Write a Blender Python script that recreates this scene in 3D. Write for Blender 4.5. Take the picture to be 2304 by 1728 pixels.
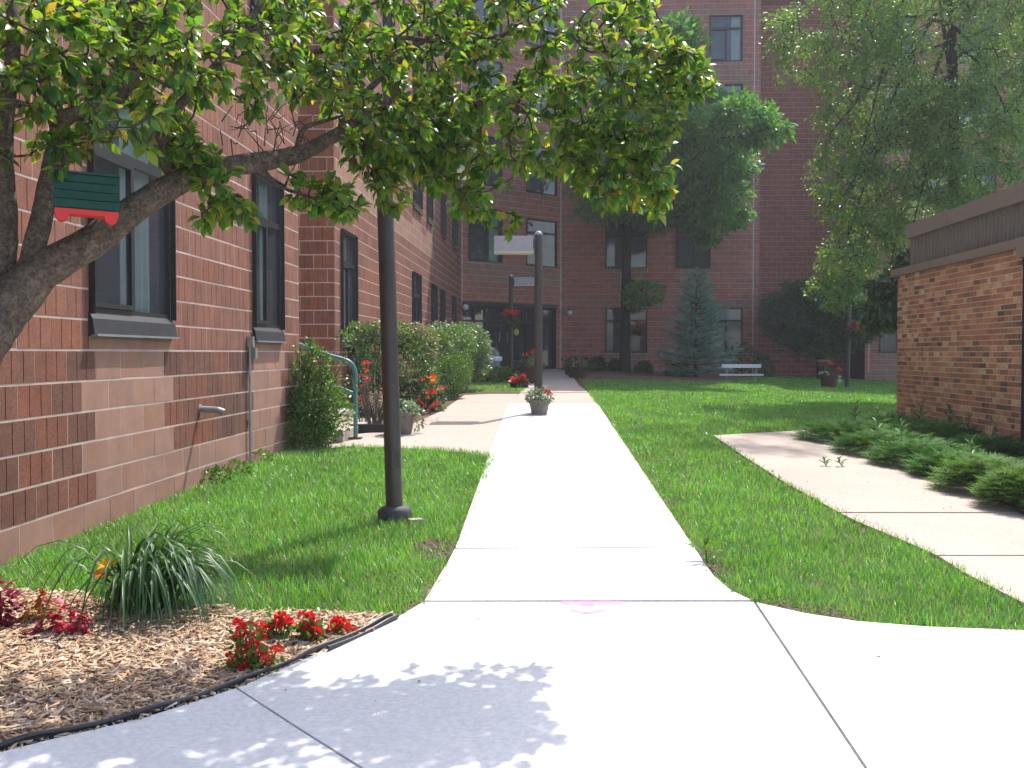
import bpy, bmesh, math, random
import numpy as np
from mathutils import Vector, Matrix

random.seed(7)
rng = np.random.default_rng(11)
for o in list(bpy.data.objects):
    bpy.data.objects.remove(o)
SC = bpy.context.scene
COL = SC.collection
rad = math.radians

# ------------------------------------------------------------------ camera, sky, sun, exposure
F, CX, CY = 2350.0, 1152.0, 864.0
CAM = Vector((0, 0, 1.45))
cam_d = bpy.data.cameras.new('camera')
cam_d.sensor_width = 36.0
cam_d.lens = 36.0 * F / 2304.0
cam_d.clip_start = 0.05
cam_d.clip_end = 600
cam = bpy.data.objects.new('camera', cam_d)
COL.objects.link(cam)
cam.location = CAM
cam.rotation_euler = (rad(90 - 1.68), 0, rad(2.58))
SC.camera = cam
RC = cam.rotation_euler.to_matrix()

SUN_EL, SUN_AZ = rad(55), rad(24)
SDIR = Vector((math.sin(SUN_AZ) * math.cos(SUN_EL), math.cos(SUN_AZ) * math.cos(SUN_EL), math.sin(SUN_EL)))
world = bpy.data.worlds.new('World')
SC.world = world
world.use_nodes = True
wn = world.node_tree
sky = wn.nodes.new('ShaderNodeTexSky')
sky.sky_type = 'NISHITA'
sky.sun_disc = False
sky.sun_elevation = SUN_EL
sky.sun_rotation = SUN_AZ
sky.air_density = 1.0
sky.dust_density = 2.0
sky.ozone_density = 1.0
bg = wn.nodes['Background']
bg.inputs['Strength'].default_value = 0.15
wn.links.new(sky.outputs[0], bg.inputs['Color'])
sun_d = bpy.data.lights.new('sun', 'SUN')
sun_d.energy = 2.6
sun_d.angle = rad(0.5)
sun_d.color = (1.0, 0.95, 0.87)
sun = bpy.data.objects.new('sun', sun_d)
COL.objects.link(sun)
sun.location = (10, 20, 30)
sun.rotation_euler = SDIR.to_track_quat('Z', 'Y').to_euler()
SC.view_settings.view_transform = 'Standard'
SC.view_settings.look = 'None'
SC.view_settings.exposure = 1.36
SC.view_settings.gamma = 1.0
SC.view_settings.use_curve_mapping = False
SC.cycles.max_bounces = 8
SC.cycles.transparent_max_bounces = 16
SC.cycles.caustics_reflective = False
SC.cycles.caustics_refractive = False

# ------------------------------------------------------------------ ground shape and places
S = 2304.0 / 2212.0


def sst(t):
    t = np.clip(t, 0, 1)
    return t * t * (3 - 2 * t)


def g(x, y):
    x = np.asarray(x, float)
    y = np.asarray(y, float)
    zc = np.where(y < 17, 0.0332 * np.maximum(y, -4), 0.564 + 0.0165 * (np.minimum(y, 40) - 17))
    zr = 0.042 * np.clip(x - 1.0, 0, 16)
    zw = 0.26 + 0.013 * (y - 5.8)
    zw = np.where(y < 5.8, 0.26 + 0.022 * (y - 5.8), zw)
    w = sst((-0.9 - x) / 2.2) * sst((14.5 - y) / 3.0) * sst((y + 2) / 4)
    z = zc - zr
    return z * (1 - w) + zw * w


def gz(x, y):
    return float(g(x, y))


def ray(x, y):
    d = RC @ Vector(((x * S - CX) / F, -(y * S - CY) / F, -1))
    return d


def yp(x, y, Y):
    d = ray(x, y)
    return CAM + d * (Y / d.y)


def xp(x, y, X):
    d = ray(x, y)
    return CAM + d * (X / d.x)


def gp(x, y):
    d = ray(x, y)
    t0, t = 0.3, 0.3
    while t < 90:
        p = CAM + d * t
        if p.z < gz(p.x, p.y):
            break
        t0 = t
        t *= 1.02
    a, b = t0, t
    for _ in range(30):
        m = (a + b) / 2
        p = CAM + d * m
        if p.z < gz(p.x, p.y):
            b = m
        else:
            a = m
    p = CAM + d * b
    return Vector((p.x, p.y, gz(p.x, p.y)))


def project(p):
    q = RC.transposed() @ (Vector(p) - CAM)
    if q.z > -0.1:
        return None
    return ((q.x / -q.z * F + CX) / S, (-q.y / -q.z * F + CY) / S, -q.z)


# ------------------------------------------------------------------ materials
MATS = {}


def nd(nt, t, **kw):
    n = nt.nodes.new(t)
    for k, v in kw.items():
        setattr(n, k, v)
    return n


def rand_node(nt):
    """0..1, different for every object and for every loose piece of a joined mesh"""
    ge = nd(nt, 'ShaderNodeNewGeometry')
    oi = nd(nt, 'ShaderNodeObjectInfo')
    ad = nd(nt, 'ShaderNodeMath', operation='ADD')
    nt.links.new(ge.outputs['Random Per Island'], ad.inputs[0])
    nt.links.new(oi.outputs['Random'], ad.inputs[1])
    fr = nd(nt, 'ShaderNodeMath', operation='FRACT')
    nt.links.new(ad.outputs[0], fr.inputs[0])
    return fr.outputs[0]


def ramp(nt, fac, stops, interp='LINEAR'):
    r = nd(nt, 'ShaderNodeValToRGB')
    r.color_ramp.interpolation = interp
    el = r.color_ramp.elements
    while len(el) < len(stops):
        el.new(0.5)
    for e, (p, c) in zip(el, stops):
        e.position = p
        e.color = (c[0], c[1], c[2], 1)
    nt.links.new(fac, r.inputs[0])
    return r.outputs[0]


def noise(nt, scale, detail=4, rough=0.6, vec=None, coord='Object'):
    v = nd(nt, 'ShaderNodeNewGeometry').outputs['Position']
    if vec:
        mp = nd(nt, 'ShaderNodeMapping')
        mp.inputs['Scale'].default_value = vec
        nt.links.new(v, mp.inputs['Vector'])
        v = mp.outputs[0]
    n = nd(nt, 'ShaderNodeTexNoise')
    n.inputs['Scale'].default_value = scale
    n.inputs['Detail'].default_value = detail
    n.inputs['Roughness'].default_value = rough
    nt.links.new(v, n.inputs['Vector'])
    return n.outputs['Fac']


def mixc(nt, fac, a, b, mode='MIX'):
    m = nd(nt, 'ShaderNodeMix', data_type='RGBA', blend_type=mode)
    for s, i in ((fac, 0), (a, 6), (b, 7)):
        if isinstance(s, (int, float)):
            m.inputs[i].default_value = s
        elif isinstance(s, tuple):
            m.inputs[i].default_value = (s[0], s[1], s[2], 1)
        else:
            nt.links.new(s, m.inputs[i])
    return m.outputs[2]


def surf(name, stops, rough=0.8, nscale=6, nvar=0.35, fine=0, fvar=0.3, bump=0.0, bscale=120, spec=0.3, metal=0,
         pieces=True, coord='Object', stain=None, stretch=None, bdist=0.004):
    """stops: colours of the pieces (chosen at random per piece), broken by large and fine noise"""
    if name in MATS:
        return MATS[name]
    m = bpy.data.materials.new(name)
    m.use_nodes = True
    nt = m.node_tree
    b = nt.nodes['Principled BSDF']
    b.inputs['Roughness'].default_value = rough
    b.inputs['Specular IOR Level'].default_value = spec
    b.inputs['Metallic'].default_value = metal
    n = len(stops)
    st = [(i / max(1, n - 1), c) for i, c in enumerate(stops)]
    if n > 1:
        c = ramp(nt, rand_node(nt) if pieces else noise(nt, nscale * 0.4, coord=coord), st)
    else:
        c = nd(nt, 'ShaderNodeRGB').outputs[0]
        c.default_value = (*stops[0], 1)
    lo, hi = 1 - nvar, 1 + nvar * 0.6
    c = mixc(nt, 1.0, c, ramp(nt, noise(nt, nscale, coord=coord, vec=stretch), [(0.3, (lo, lo, lo)), (0.7, (hi, hi, hi))]), 'MULTIPLY')
    if fine:
        lo, hi = 1 - fvar, 1 + fvar
        c = mixc(nt, 1.0, c, ramp(nt, noise(nt, fine, 3, coord=coord), [(0.35, (lo, lo, lo)), (0.65, (hi, hi, hi))]), 'MULTIPLY')
    if stain:
        f = ramp(nt, noise(nt, stain[1], 5, 0.65, coord=coord), [(0.55, (0, 0, 0)), (0.75, (stain[2],) * 3)])
        c = mixc(nt, f, c, stain[0])
    nt.links.new(c, b.inputs['Base Color'])
    if bump:
        bp = nd(nt, 'ShaderNodeBump')
        bp.inputs['Strength'].default_value = bump
        bp.inputs['Distance'].default_value = bdist
        nt.links.new(noise(nt, bscale, 5, 0.65, coord=coord), bp.inputs['Height'])
        nt.links.new(bp.outputs[0], b.inputs['Normal'])
    MATS[name] = m
    return m


def leafmat(name, stops, trans=0.35, rough=0.45, spec=0.5, tcol=(1.3, 1.35, 0.6)):
    if name in MATS:
        return MATS[name]
    m = bpy.data.materials.new(name)
    m.use_nodes = True
    nt = m.node_tree
    b = nt.nodes['Principled BSDF']
    out = nt.nodes['Material Output']
    n = len(stops)
    c = ramp(nt, rand_node(nt), [(i / max(1, n - 1), s) for i, s in enumerate(stops)])
    c = mixc(nt, 1.0, c, ramp(nt, noise(nt, 1.6, 3), [(0.3, (0.75, 0.75, 0.75)), (0.7, (1.2, 1.2, 1.2))]), 'MULTIPLY')
    nt.links.new(c, b.inputs['Base Color'])
    b.inputs['Roughness'].default_value = rough
    b.inputs['Specular IOR Level'].default_value = spec
    t = nd(nt, 'ShaderNodeBsdfTranslucent')
    nt.links.new(mixc(nt, 1.0, c, tcol, 'MULTIPLY'), t.inputs['Color'])
    mx = nd(nt, 'ShaderNodeMixShader')
    mx.inputs[0].default_value = trans
    nt.links.new(b.outputs[0], mx.inputs[1])
    nt.links.new(t.outputs[0], mx.inputs[2])
    nt.links.new(mx.outputs[0], out.inputs['Surface'])
    MATS[name] = m
    return m


def glassmat(name, tint=(0.55, 0.62, 0.62), refl=1.0):
    if name in MATS:
        return MATS[name]
    m = bpy.data.materials.new(name)
    m.use_nodes = True
    nt = m.node_tree
    nt.nodes.remove(nt.nodes['Principled BSDF'])
    out = nt.nodes['Material Output']
    tr = nd(nt, 'ShaderNodeBsdfTransparent')
    tr.inputs[0].default_value = (*tint, 1)
    gl = nd(nt, 'ShaderNodeBsdfGlossy')
    gl.inputs['Roughness'].default_value = 0.02
    fr = nd(nt, 'ShaderNodeFresnel')
    fr.inputs['IOR'].default_value = 1.5
    mu = nd(nt, 'ShaderNodeMath', operation='MULTIPLY')
    mu.inputs[1].default_value = refl
    nt.links.new(fr.outputs[0], mu.inputs[0])
    mx = nd(nt, 'ShaderNodeMixShader')
    df = nd(nt, 'ShaderNodeBsdfDiffuse')
    df.inputs[0].default_value = (0.34, 0.36, 0.42, 1)
    m0 = nd(nt, 'ShaderNodeMixShader')
    m0.inputs[0].default_value = 0.13
    nt.links.new(tr.outputs[0], m0.inputs[1])
    nt.links.new(df.outputs[0], m0.inputs[2])
    nt.links.new(mu.outputs[0], mx.inputs[0])
    nt.links.new(m0.outputs[0], mx.inputs[1])
    nt.links.new(gl.outputs[0], mx.inputs[2])
    nt.links.new(mx.outputs[0], out.inputs['Surface'])
    MATS[name] = m
    return m


def concrete(name, base, dark, broom=True):
    m = surf(name, [base], 0.85, 0.8, 0.09, fine=45, fvar=0.09, bump=0.2, bscale=160, spec=0.25, stain=(dark, 2.3, 0.35))
    return m


M_MORTAR = surf('mortar', [(0.52, 0.41, 0.355)], 0.9, 5, 0.2, bump=0.3)
M_RIB = surf('red_block', [(0.1918, 0.0763, 0.0511), (0.2231, 0.0896, 0.0605), (0.2588, 0.1092, 0.0753), (0.2588, 0.0952, 0.0572), (0.2231, 0.0952, 0.0672)],
             0.85, 7, 0.18, fine=90, fvar=0.22, bump=0.8, bscale=150, bdist=0.007, stain=((0.15, 0.085, 0.07), 1.1, 0.45))
M_TOW = surf('tower_block', [(0.3375, 0.1274, 0.0935), (0.3875, 0.1475, 0.1078), (0.4250, 0.1652, 0.1232), (0.4500, 0.1593, 0.1045), (0.3625, 0.1416, 0.1100)],
             0.85, 5, 0.15, fine=60, fvar=0.12, stain=((0.22, 0.085, 0.068), .5, 0.5))
M_TOWD = surf('shade_tinted_block', [(0.3000, 0.0986, 0.0714), (0.3375, 0.1120, 0.0788), (0.3625, 0.1120, 0.0756), (0.2750, 0.0918, 0.0735)],
              0.85, 5, 0.15, fine=60, fvar=0.12)  # darker copy of the tower block: the slot's shade is put into the colour
M_RIBD = surf('brown_block', [(0.1350, 0.0607, 0.0447), (0.1650, 0.0718, 0.0499), (0.1900, 0.0828, 0.0568), (0.2400, 0.0846, 0.0499), (0.1450, 0.0681, 0.0533)],
              0.85, 7, 0.2, fine=90, fvar=0.28, bump=0.9, bscale=150, bdist=0.008, stain=((0.10, 0.06, 0.048), 1.3, 0.45))
M_SMOOTH = surf('pink_smooth_block', [(0.2992, 0.1640, 0.1221), (0.3344, 0.1840, 0.1369), (0.3168, 0.1640, 0.1147), (0.3520, 0.1960, 0.1480)],
                0.85, 5, 0.14, fine=110, fvar=0.1, bump=0.25, bscale=220, stain=((0.20, 0.12, 0.095), 2.0, 0.45))
M_JOINT = surf('pale_joint', [(0.62, 0.52, 0.48)], 0.8, 5, 0.1)
M_BRICK = surf('brick', [(0.1110, 0.0675, 0.0482), (0.4438, 0.1877, 0.1063), (0.5177, 0.2253, 0.1275), (0.3994, 0.1652, 0.0963), (0.2514, 0.1202, 0.0780),
                         (0.5325, 0.2403, 0.1275), (0.5917, 0.3756, 0.2126), (0.4881, 0.2029, 0.1133), (0.1479, 0.0901, 0.0637), (0.4734, 0.2029, 0.1105),
                         (0.3550, 0.1577, 0.0991), (0.5621, 0.3005, 0.1700), (0.6805, 0.4808, 0.2975)],
               0.85, 14, 0.25, fine=70, fvar=0.25, bump=0.5, bscale=120)
M_BMORTAR = surf('brick_mortar', [(0.62, 0.53, 0.44)], 0.9, 8, 0.2)
M_FRAME = surf('dark_bronze', [(0.022, 0.02, 0.022)], 0.45, 5, 0.2, spec=0.5)
M_SILL = surf('dark_sill', [(0.035, 0.034, 0.04)], 0.5, 8, 0.25, spec=0.4)
M_ROOM = surf('dim_room', [(0.13, 0.125, 0.13)], 0.9, 3, 0.3)
M_CURT = surf('pale_curtain', [(0.70, 0.80, 0.76)], 0.9, 4, 0.1)
M_BLIND = surf('grey_blind', [(0.55, 0.58, 0.60)], 0.9, 4, 0.1)
M_GLASS = glassmat('window_glass', (0.80, 0.86, 0.86), 1.6)
M_DOORGLASS = glassmat('door_glass', (0.45, 0.47, 0.47), 3.0)
M_POLE = surf('bronze_pole', [(0.05, 0.038, 0.034)], 0.45, 9, 0.2, fine=60, fvar=0.12, spec=0.5, stain=((0.10, 0.08, 0.07), 6, 0.3))
M_HEAD = surf('grey_lamp_housing', [(0.36, 0.34, 0.37)], 0.5, 8, 0.12, spec=0.4)
M_LENS = surf('lamp_lens', [(0.5, 0.47, 0.36)], 0.3, 8, 0.1)
M_WHITECON = concrete('new_concrete', (0.70, 0.69, 0.68), (0.52, 0.50, 0.48))
M_OLDCON = concrete('old_concrete', (0.43, 0.365, 0.315), (0.33, 0.275, 0.235))
M_JOINTDARK = surf('joint_filler', [(0.20, 0.165, 0.15)], 0.95, 5, 0.3)
M_SOIL = surf('soil', [(0.075, 0.11, 0.03), (0.10, 0.095, 0.045), (0.065, 0.12, 0.025)], 0.95, 6, 0.4, fine=60, fvar=0.3, bump=0.6, bscale=60, pieces=False)
M_MULCHB = surf('mulch_bed', [(0.30, 0.20, 0.12), (0.17, 0.10, 0.06)], 0.95, 20, 0.4, fine=90, fvar=0.4, bump=0.8, bscale=70, pieces=False)
M_CHIP = surf('wood_chip', [(0.6380, 0.4350, 0.2755), (0.4930, 0.3117, 0.1885), (0.7250, 0.5365, 0.3625), (0.3625, 0.2248, 0.1377), (0.5800, 0.3842, 0.2320), (0.7540, 0.6235, 0.5075), (0.2610, 0.1740, 0.1160), (0.5510, 0.3625, 0.2175)], 0.85, 30, 0.2)
M_EDGE = surf('black_edging', [(0.018, 0.018, 0.024)], 0.4, 8, 0.2, spec=0.5)
M_BARK = surf('bark', [(0.27, 0.205, 0.15), (0.12, 0.088, 0.066), (0.30, 0.21, 0.14)], 0.9, 26, 0.42, fine=75, fvar=0.4, bump=1.0, bscale=34, bdist=0.03, pieces=False)
M_BARKD = surf('dark_bark', [(0.05, 0.04, 0.034), (0.035, 0.028, 0.025)], 0.9, 8, 0.3, bump=0.7, bscale=30, pieces=False)
M_TWIG = surf('twig', [(0.075, 0.05, 0.042), (0.045, 0.03, 0.027)], 0.8, 10, 0.3)
M_GREENPAINT = surf('green_rail_paint', [(0.075, 0.24, 0.205)], 0.4, 10, 0.18, spec=0.5, stain=((0.10, 0.14, 0.12), 9, 0.5))
M_RUST = surf('rusty_plate', [(0.16, 0.085, 0.06)], 0.8, 20, 0.4)
M_GALV = surf('galvanised', [(0.36, 0.35, 0.38)], 0.45, 12, 0.15, metal=0.6)
M_TAUPE = surf('taupe_metal', [(0.2405, 0.1950, 0.1625)], 0.5, 3, 0.08, spec=0.4)
M_RIBMETAL = surf('ribbed_taupe_metal', [(0.1755, 0.1456, 0.1196)], 0.5, 3, 0.1, spec=0.4)
M_POT = surf('grey_brown_pot', [(0.20, 0.16, 0.14)], 0.7, 8, 0.15)
M_DARKPOT = surf('dark_pot', [(0.09, 0.045, 0.035)], 0.7, 8, 0.2)
M_TERRA = surf('brown_planter', [(0.12, 0.045, 0.035)], 0.7, 8, 0.15)
M_PINK = surf('pink_spray', [(0.80, 0.26, 0.50)], 0.8, 6, 0.15)
M_WHITE = surf('white_paint', [(0.78, 0.80, 0.84)], 0.5, 6, 0.06)
M_BHG = surf('green_birdhouse_paint', [(0.008, 0.048, 0.032), (0.009, 0.055, 0.037)], 0.6, 20, 0.2)
M_BHR = surf('red_birdhouse_paint', [(0.55, 0.035, 0.03)], 0.5, 20, 0.12)
M_STONE = surf('stone', [(0.45, 0.38, 0.30)], 0.9, 8, 0.25, bump=0.5, bscale=40)
M_FOOT = surf('concrete_footing', [(0.075, 0.07, 0.08)], 0.7, 10, 0.25, bump=0.4, bscale=40)

L_GRASS = leafmat('grass_blade', [(0.0780, 0.2431, 0.0420), (0.1133, 0.3265, 0.0541), (0.1630, 0.4168, 0.0720), (0.0991, 0.2987, 0.0601), (0.2268, 0.4445, 0.0977), (0.0709, 0.2154, 0.0481), (0.3685, 0.4168, 0.1802)],
                  0.42, 0.38, 0.5, (1.5, 1.45, 0.55))
L_CRAB = leafmat('crabapple_leaf', [(0.0410, 0.1166, 0.0255), (0.0636, 0.1542, 0.0329), (0.0954, 0.1976, 0.0365), (0.1364, 0.2351, 0.0401), (0.1930, 0.2542, 0.0455), (0.0455, 0.1316, 0.0365),
                                    (0.0681, 0.1693, 0.0365), (0.3177, 0.2446, 0.0548)], 0.5, 0.33, 0.5, (2.3, 2.1, 0.6))
L_CRABRED = leafmat('reddish_leaf', [(0.16, 0.09, 0.04), (0.30, 0.16, 0.02), (0.12, 0.05, 0.03)], 0.4, 0.35, 0.5, (1.6, 1.2, 0.6))
L_LOCUSTD = leafmat('dark_locust_leaf', [(0.0728, 0.2066, 0.0632), (0.1092, 0.2795, 0.0728), (0.1458, 0.3402, 0.0851)], 0.35, 0.45, 0.4, (1.5, 1.5, 0.6))
L_BIRCH = leafmat('pale_birch_leaf', [(0.0867, 0.2021, 0.0490), (0.1155, 0.2389, 0.0525), (0.1637, 0.2848, 0.0613), (0.0963, 0.2205, 0.0700), (0.2310, 0.3032, 0.0700)], 0.4, 0.4, 0.5, (1.7, 1.6, 0.6))
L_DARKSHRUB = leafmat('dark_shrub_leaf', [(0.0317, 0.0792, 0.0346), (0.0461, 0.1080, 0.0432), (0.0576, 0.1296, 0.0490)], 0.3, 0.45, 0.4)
L_BROAD = leafmat('broad_dark_leaf', [(0.03, 0.085, 0.02), (0.045, 0.11, 0.025)], 0.35, 0.4, 0.5)
L_SPRUCE = leafmat('blue_spruce_needle', [(0.1761, 0.3315, 0.2797), (0.2486, 0.4144, 0.3522), (0.1347, 0.2694, 0.2176), (0.3108, 0.4765, 0.4144)], 0.15, 0.6, 0.3, (1.1, 1.2, 0.9))
L_JUN = leafmat('juniper_needle', [(0.0541, 0.1465, 0.0458), (0.0861, 0.2009, 0.0582), (0.1229, 0.2599, 0.0624), (0.0737, 0.1773, 0.0520)], 0.2, 0.8, 0.1)
L_JUNL = leafmat('pale_juniper_needle', [(0.1034, 0.2000, 0.0484), (0.1380, 0.2484, 0.0552), (0.0690, 0.1518, 0.0414)], 0.25, 0.75, 0.12)
L_WEED = leafmat('weed_leaf', [(0.07, 0.16, 0.045), (0.09, 0.18, 0.055), (0.055, 0.14, 0.06)], 0.35, 0.45, 0.5)
L_SHRUB = leafmat('privet_leaf', [(0.0650, 0.1625, 0.0260), (0.1040, 0.2210, 0.0312), (0.1560, 0.2730, 0.0390), (0.0455, 0.1235, 0.0325), (0.0455, 0.1170, 0.0260)], 0.4, 0.3, 0.6, (1.6, 1.5, 0.5))
L_BURN = leafmat('hedge_leaf', [(0.0720, 0.1728, 0.0432), (0.1008, 0.2160, 0.0504), (0.1440, 0.2592, 0.0720), (0.0648, 0.1584, 0.0432), (0.2160, 0.2880, 0.1080)], 0.35, 0.35, 0.5, (1.5, 1.4, 0.6))
L_BURNTIP = leafmat('pale_flushed_tip_leaf', [(0.20, 0.24, 0.10), (0.24, 0.21, 0.12), (0.30, 0.20, 0.13), (0.24, 0.28, 0.15)], 0.3, 0.4, 0.5, (1.2, 1.2, 0.7))
L_VARIEG = leafmat('silvery_leaf', [(0.16, 0.24, 0.13), (0.24, 0.32, 0.20), (0.36, 0.42, 0.30), (0.10, 0.18, 0.09)], 0.3, 0.4, 0.5, (1.1, 1.2, 0.8))
L_ROUND = leafmat('lime_shrub_leaf', [(0.06, 0.15, 0.022), (0.085, 0.19, 0.028), (0.12, 0.23, 0.035), (0.045, 0.11, 0.02)], 0.4, 0.4, 0.4)
L_LILY = leafmat('lily_blade', [(0.0403, 0.0978, 0.0345), (0.0575, 0.1323, 0.0460), (0.0805, 0.1610, 0.0633)], 0.3, 0.42, 0.35, (1.3, 1.4, 0.6))
L_RED = leafmat('red_petal', [(0.62, 0.018, 0.02), (0.75, 0.03, 0.03), (0.55, 0.012, 0.02), (0.80, 0.06, 0.05)], 0.35, 0.5, 0.3, (1.2, 0.8, 0.8))
L_CORAL = leafmat('coral_petal', [(0.75, 0.10, 0.04), (0.70, 0.05, 0.03), (0.80, 0.16, 0.06)], 0.35, 0.5, 0.3, (1.2, 0.8, 0.8))
L_YELLOW = leafmat('yellow_petal', [(0.80, 0.48, 0.02), (0.85, 0.55, 0.04)], 0.4, 0.5, 0.3, (1.1, 1.0, 0.7))
L_ORANGE = leafmat('orange_petal', [(0.80, 0.30, 0.04), (0.75, 0.26, 0.05)], 0.4, 0.5, 0.3, (1.1, 0.9, 0.7))
L_MAGENTA = leafmat('magenta_leaf', [(0.20, 0.008, 0.045), (0.28, 0.012, 0.06), (0.14, 0.006, 0.03)], 0.35, 0.45, 0.4, (1.4, 0.8, 1.0))
L_CRIMSON = leafmat('crimson_leaf', [(0.42, 0.012, 0.05), (0.52, 0.02, 0.07), (0.34, 0.01, 0.035)], 0.35, 0.45, 0.4, (1.3, 0.8, 0.9))
L_GOLD = leafmat('golden_leaf', [(0.42, 0.30, 0.04), (0.40, 0.24, 0.03), (0.30, 0.035, 0.03), (0.35, 0.06, 0.03)], 0.35, 0.45, 0.4, (1.2, 1.0, 0.7))
L_WHITEFL = leafmat('white_petal', [(0.75, 0.78, 0.72), (0.68, 0.72, 0.62)], 0.3, 0.5, 0.3, (1, 1, 1))

# ------------------------------------------------------------------ object helpers
LOC = {}


def tag(o, label=None, cat=None, group=None, kind=None):
    if label:
        o['label'] = label
    if cat:
        o['category'] = cat
    if group:
        o['group'] = group
    if kind:
        o['kind'] = kind
    return o


def thing(name, label, cat, loc=(0, 0, 0), group=None, rz=0.0):
    o = bpy.data.objects.new(name, None)
    o.empty_display_size = 0.2
    COL.objects.link(o)
    o.location = loc
    o.rotation_euler = (0, 0, rz)
    LOC[o.name] = Vector(loc)
    return tag(o, label, cat, group)


def link(name, mesh, parent=None, mats=None):
    o = bpy.data.objects.new(name, mesh)
    COL.objects.link(o)
    if mats is not None and not mesh.materials:
        for m in (mats if isinstance(mats, (list, tuple)) else [mats]):
            mesh.materials.append(m)
    if parent is not None:
        o.parent = parent
        LOC[o.name] = LOC.get(parent.name, Vector((0, 0, 0)))
    return o


def mesh_np(name, v, f, smooth=False, mi=None):
    v = np.asarray(v, np.float32).reshape(-1, 3)
    f = np.asarray(f, np.int32)
    me = bpy.data.meshes.new(name)
    me.vertices.add(len(v))
    me.vertices.foreach_set('co', v.ravel())
    k = f.shape[1]
    me.loops.add(f.size)
    me.loops.foreach_set('vertex_index', f.ravel())
    me.polygons.add(len(f))
    me.polygons.foreach_set('loop_start', np.arange(0, f.size, k, dtype=np.int32))
    me.polygons.foreach_set('loop_total', np.full(len(f), k, np.int32))
    if smooth:
        me.polygons.foreach_set('use_smooth', np.ones(len(f), bool))
    if mi is not None:
        me.polygons.foreach_set('material_index', np.asarray(mi, np.int32))
    me.update(calc_edges=True)
    return me


class MB:
    def __init__(s):
        s.v, s.f, s.m, s.cur = [], [], [], 0

    def add(s, vs, fs):
        b = len(s.v)
        s.v += [tuple(p) for p in vs]
        for f in fs:
            s.f.append(tuple(b + i for i in f))
            s.m.append(s.cur)
        return s

    def box(s, c, d, M=None, taper=None):
        hx, hy, hz = d[0] / 2, d[1] / 2, d[2] / 2
        t = taper or (1, 1)
        vs = [(-hx, -hy, -hz), (hx, -hy, -hz), (hx, hy, -hz), (-hx, hy, -hz),
              (-hx * t[0], -hy * t[1], hz), (hx * t[0], -hy * t[1], hz), (hx * t[0], hy * t[1], hz), (-hx * t[0], hy * t[1], hz)]
        c = Vector(c)
        if M is not None:
            vs = [M @ Vector(p) + c for p in vs]
        else:
            vs = [Vector(p) + c for p in vs]
        return s.add(vs, [(0, 3, 2, 1), (4, 5, 6, 7), (0, 1, 5, 4), (1, 2, 6, 5), (2, 3, 7, 6), (3, 0, 4, 7)])

    def tube(s, pts, radii, n=8, cap=True, jit=0.0):
        pts = [Vector(p) for p in pts]
        if isinstance(radii, (int, float)):
            radii = [radii] * len(pts)
        rings = []
        ref = None
        for i, p in enumerate(pts):
            a = pts[max(0, i - 1)]
            b = pts[min(len(pts) - 1, i + 1)]
            t = (b - a)
            if t.length < 1e-6:
                t = Vector((0, 0, 1))
            t.normalize()
            if ref is None:
                ref = Vector((1, 0, 0)) if abs(t.x) < 0.8 else Vector((0, 1, 0))
            u = (ref - t * ref.dot(t)).normalized()
            ref = u
            w = t.cross(u)
            rings.append([p + (u * math.cos(2 * math.pi * k / n) + w * math.sin(2 * math.pi * k / n)) * radii[i] *
                          (1 + (random.uniform(-jit, jit) if jit else 0)) for k in range(n)])
        vs = [q for r in rings for q in r]
        fs = []
        for i in range(len(pts) - 1):
            for k in range(n):
                fs.append((i * n + k, i * n + (k + 1) % n, (i + 1) * n + (k + 1) % n, (i + 1) * n + k))
        if cap:
            fs.append(tuple(range(n - 1, -1, -1)))
            fs.append(tuple((len(pts) - 1) * n + k for k in range(n)))
        return s.add(vs, fs)

    def lathe(s, prof, c=(0, 0, 0), n=20):
        c = Vector(c)
        vs = []
        for r, z in prof:
            for k in range(n):
                a = 2 * math.pi * k / n
                vs.append(c + Vector((r * math.cos(a), r * math.sin(a), z)))
        fs = []
        for i in range(len(prof) - 1):
            for k in range(n):
                fs.append((i * n + k, i * n + (k + 1) % n, (i + 1) * n + (k + 1) % n, (i + 1) * n + k))
        fs.append(tuple(range(n - 1, -1, -1)))
        fs.append(tuple((len(prof) - 1) * n + k for k in range(n)))
        return s.add(vs, fs)

    def mesh(s, name, off=Vector((0, 0, 0)), smooth=False):
        me = bpy.data.meshes.new(name)
        o = Vector(off)
        me.from_pydata([(p[0] - o.x, p[1] - o.y, p[2] - o.z) for p in s.v], [], s.f)
        if any(s.m):
            me.polygons.foreach_set('material_index', s.m)
        if smooth:
            me.polygons.foreach_set('use_smooth', [True] * len(s.f))
        me.update()
        return me

    def part(s, name, mats, parent, smooth=False, world=True):
        """world=True: the shape was written in world coordinates; its thing stands at LOC"""
        off = LOC.get(parent.name, Vector((0, 0, 0))) if (world and parent is not None) else Vector((0, 0, 0))
        return link(name, s.mesh(name, off, smooth), parent, mats)


def smooth_angle(o, deg=35):
    me = o.data
    me.polygons.foreach_set('use_smooth', [True] * len(me.polygons))
    try:
        me.set_sharp_from_angle(angle=rad(deg))
    except Exception:
        pass


def np_part(name, v, f, mats, parent, smooth=False, kind=None):
    v = np.asarray(v, np.float32).reshape(-1, 3)
    if parent is not None:
        v = v - np.array(LOC.get(parent.name, Vector((0, 0, 0))), np.float32)
    o = link(name, mesh_np(name, v, f, smooth), parent, mats)
    if kind:
        o['kind'] = kind
    return o


def copy_tree(o, parent=None):
    c = o.copy()
    COL.objects.link(c)
    if parent is not None:
        c.parent = parent
    for ch in list(o.children):
        copy_tree(ch, c)
    return c


# ------------------------------------------------------------------ scattering of small pieces
def norm(a):
    return a / np.maximum(np.linalg.norm(a, axis=-1, keepdims=True), 1e-9)


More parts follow.
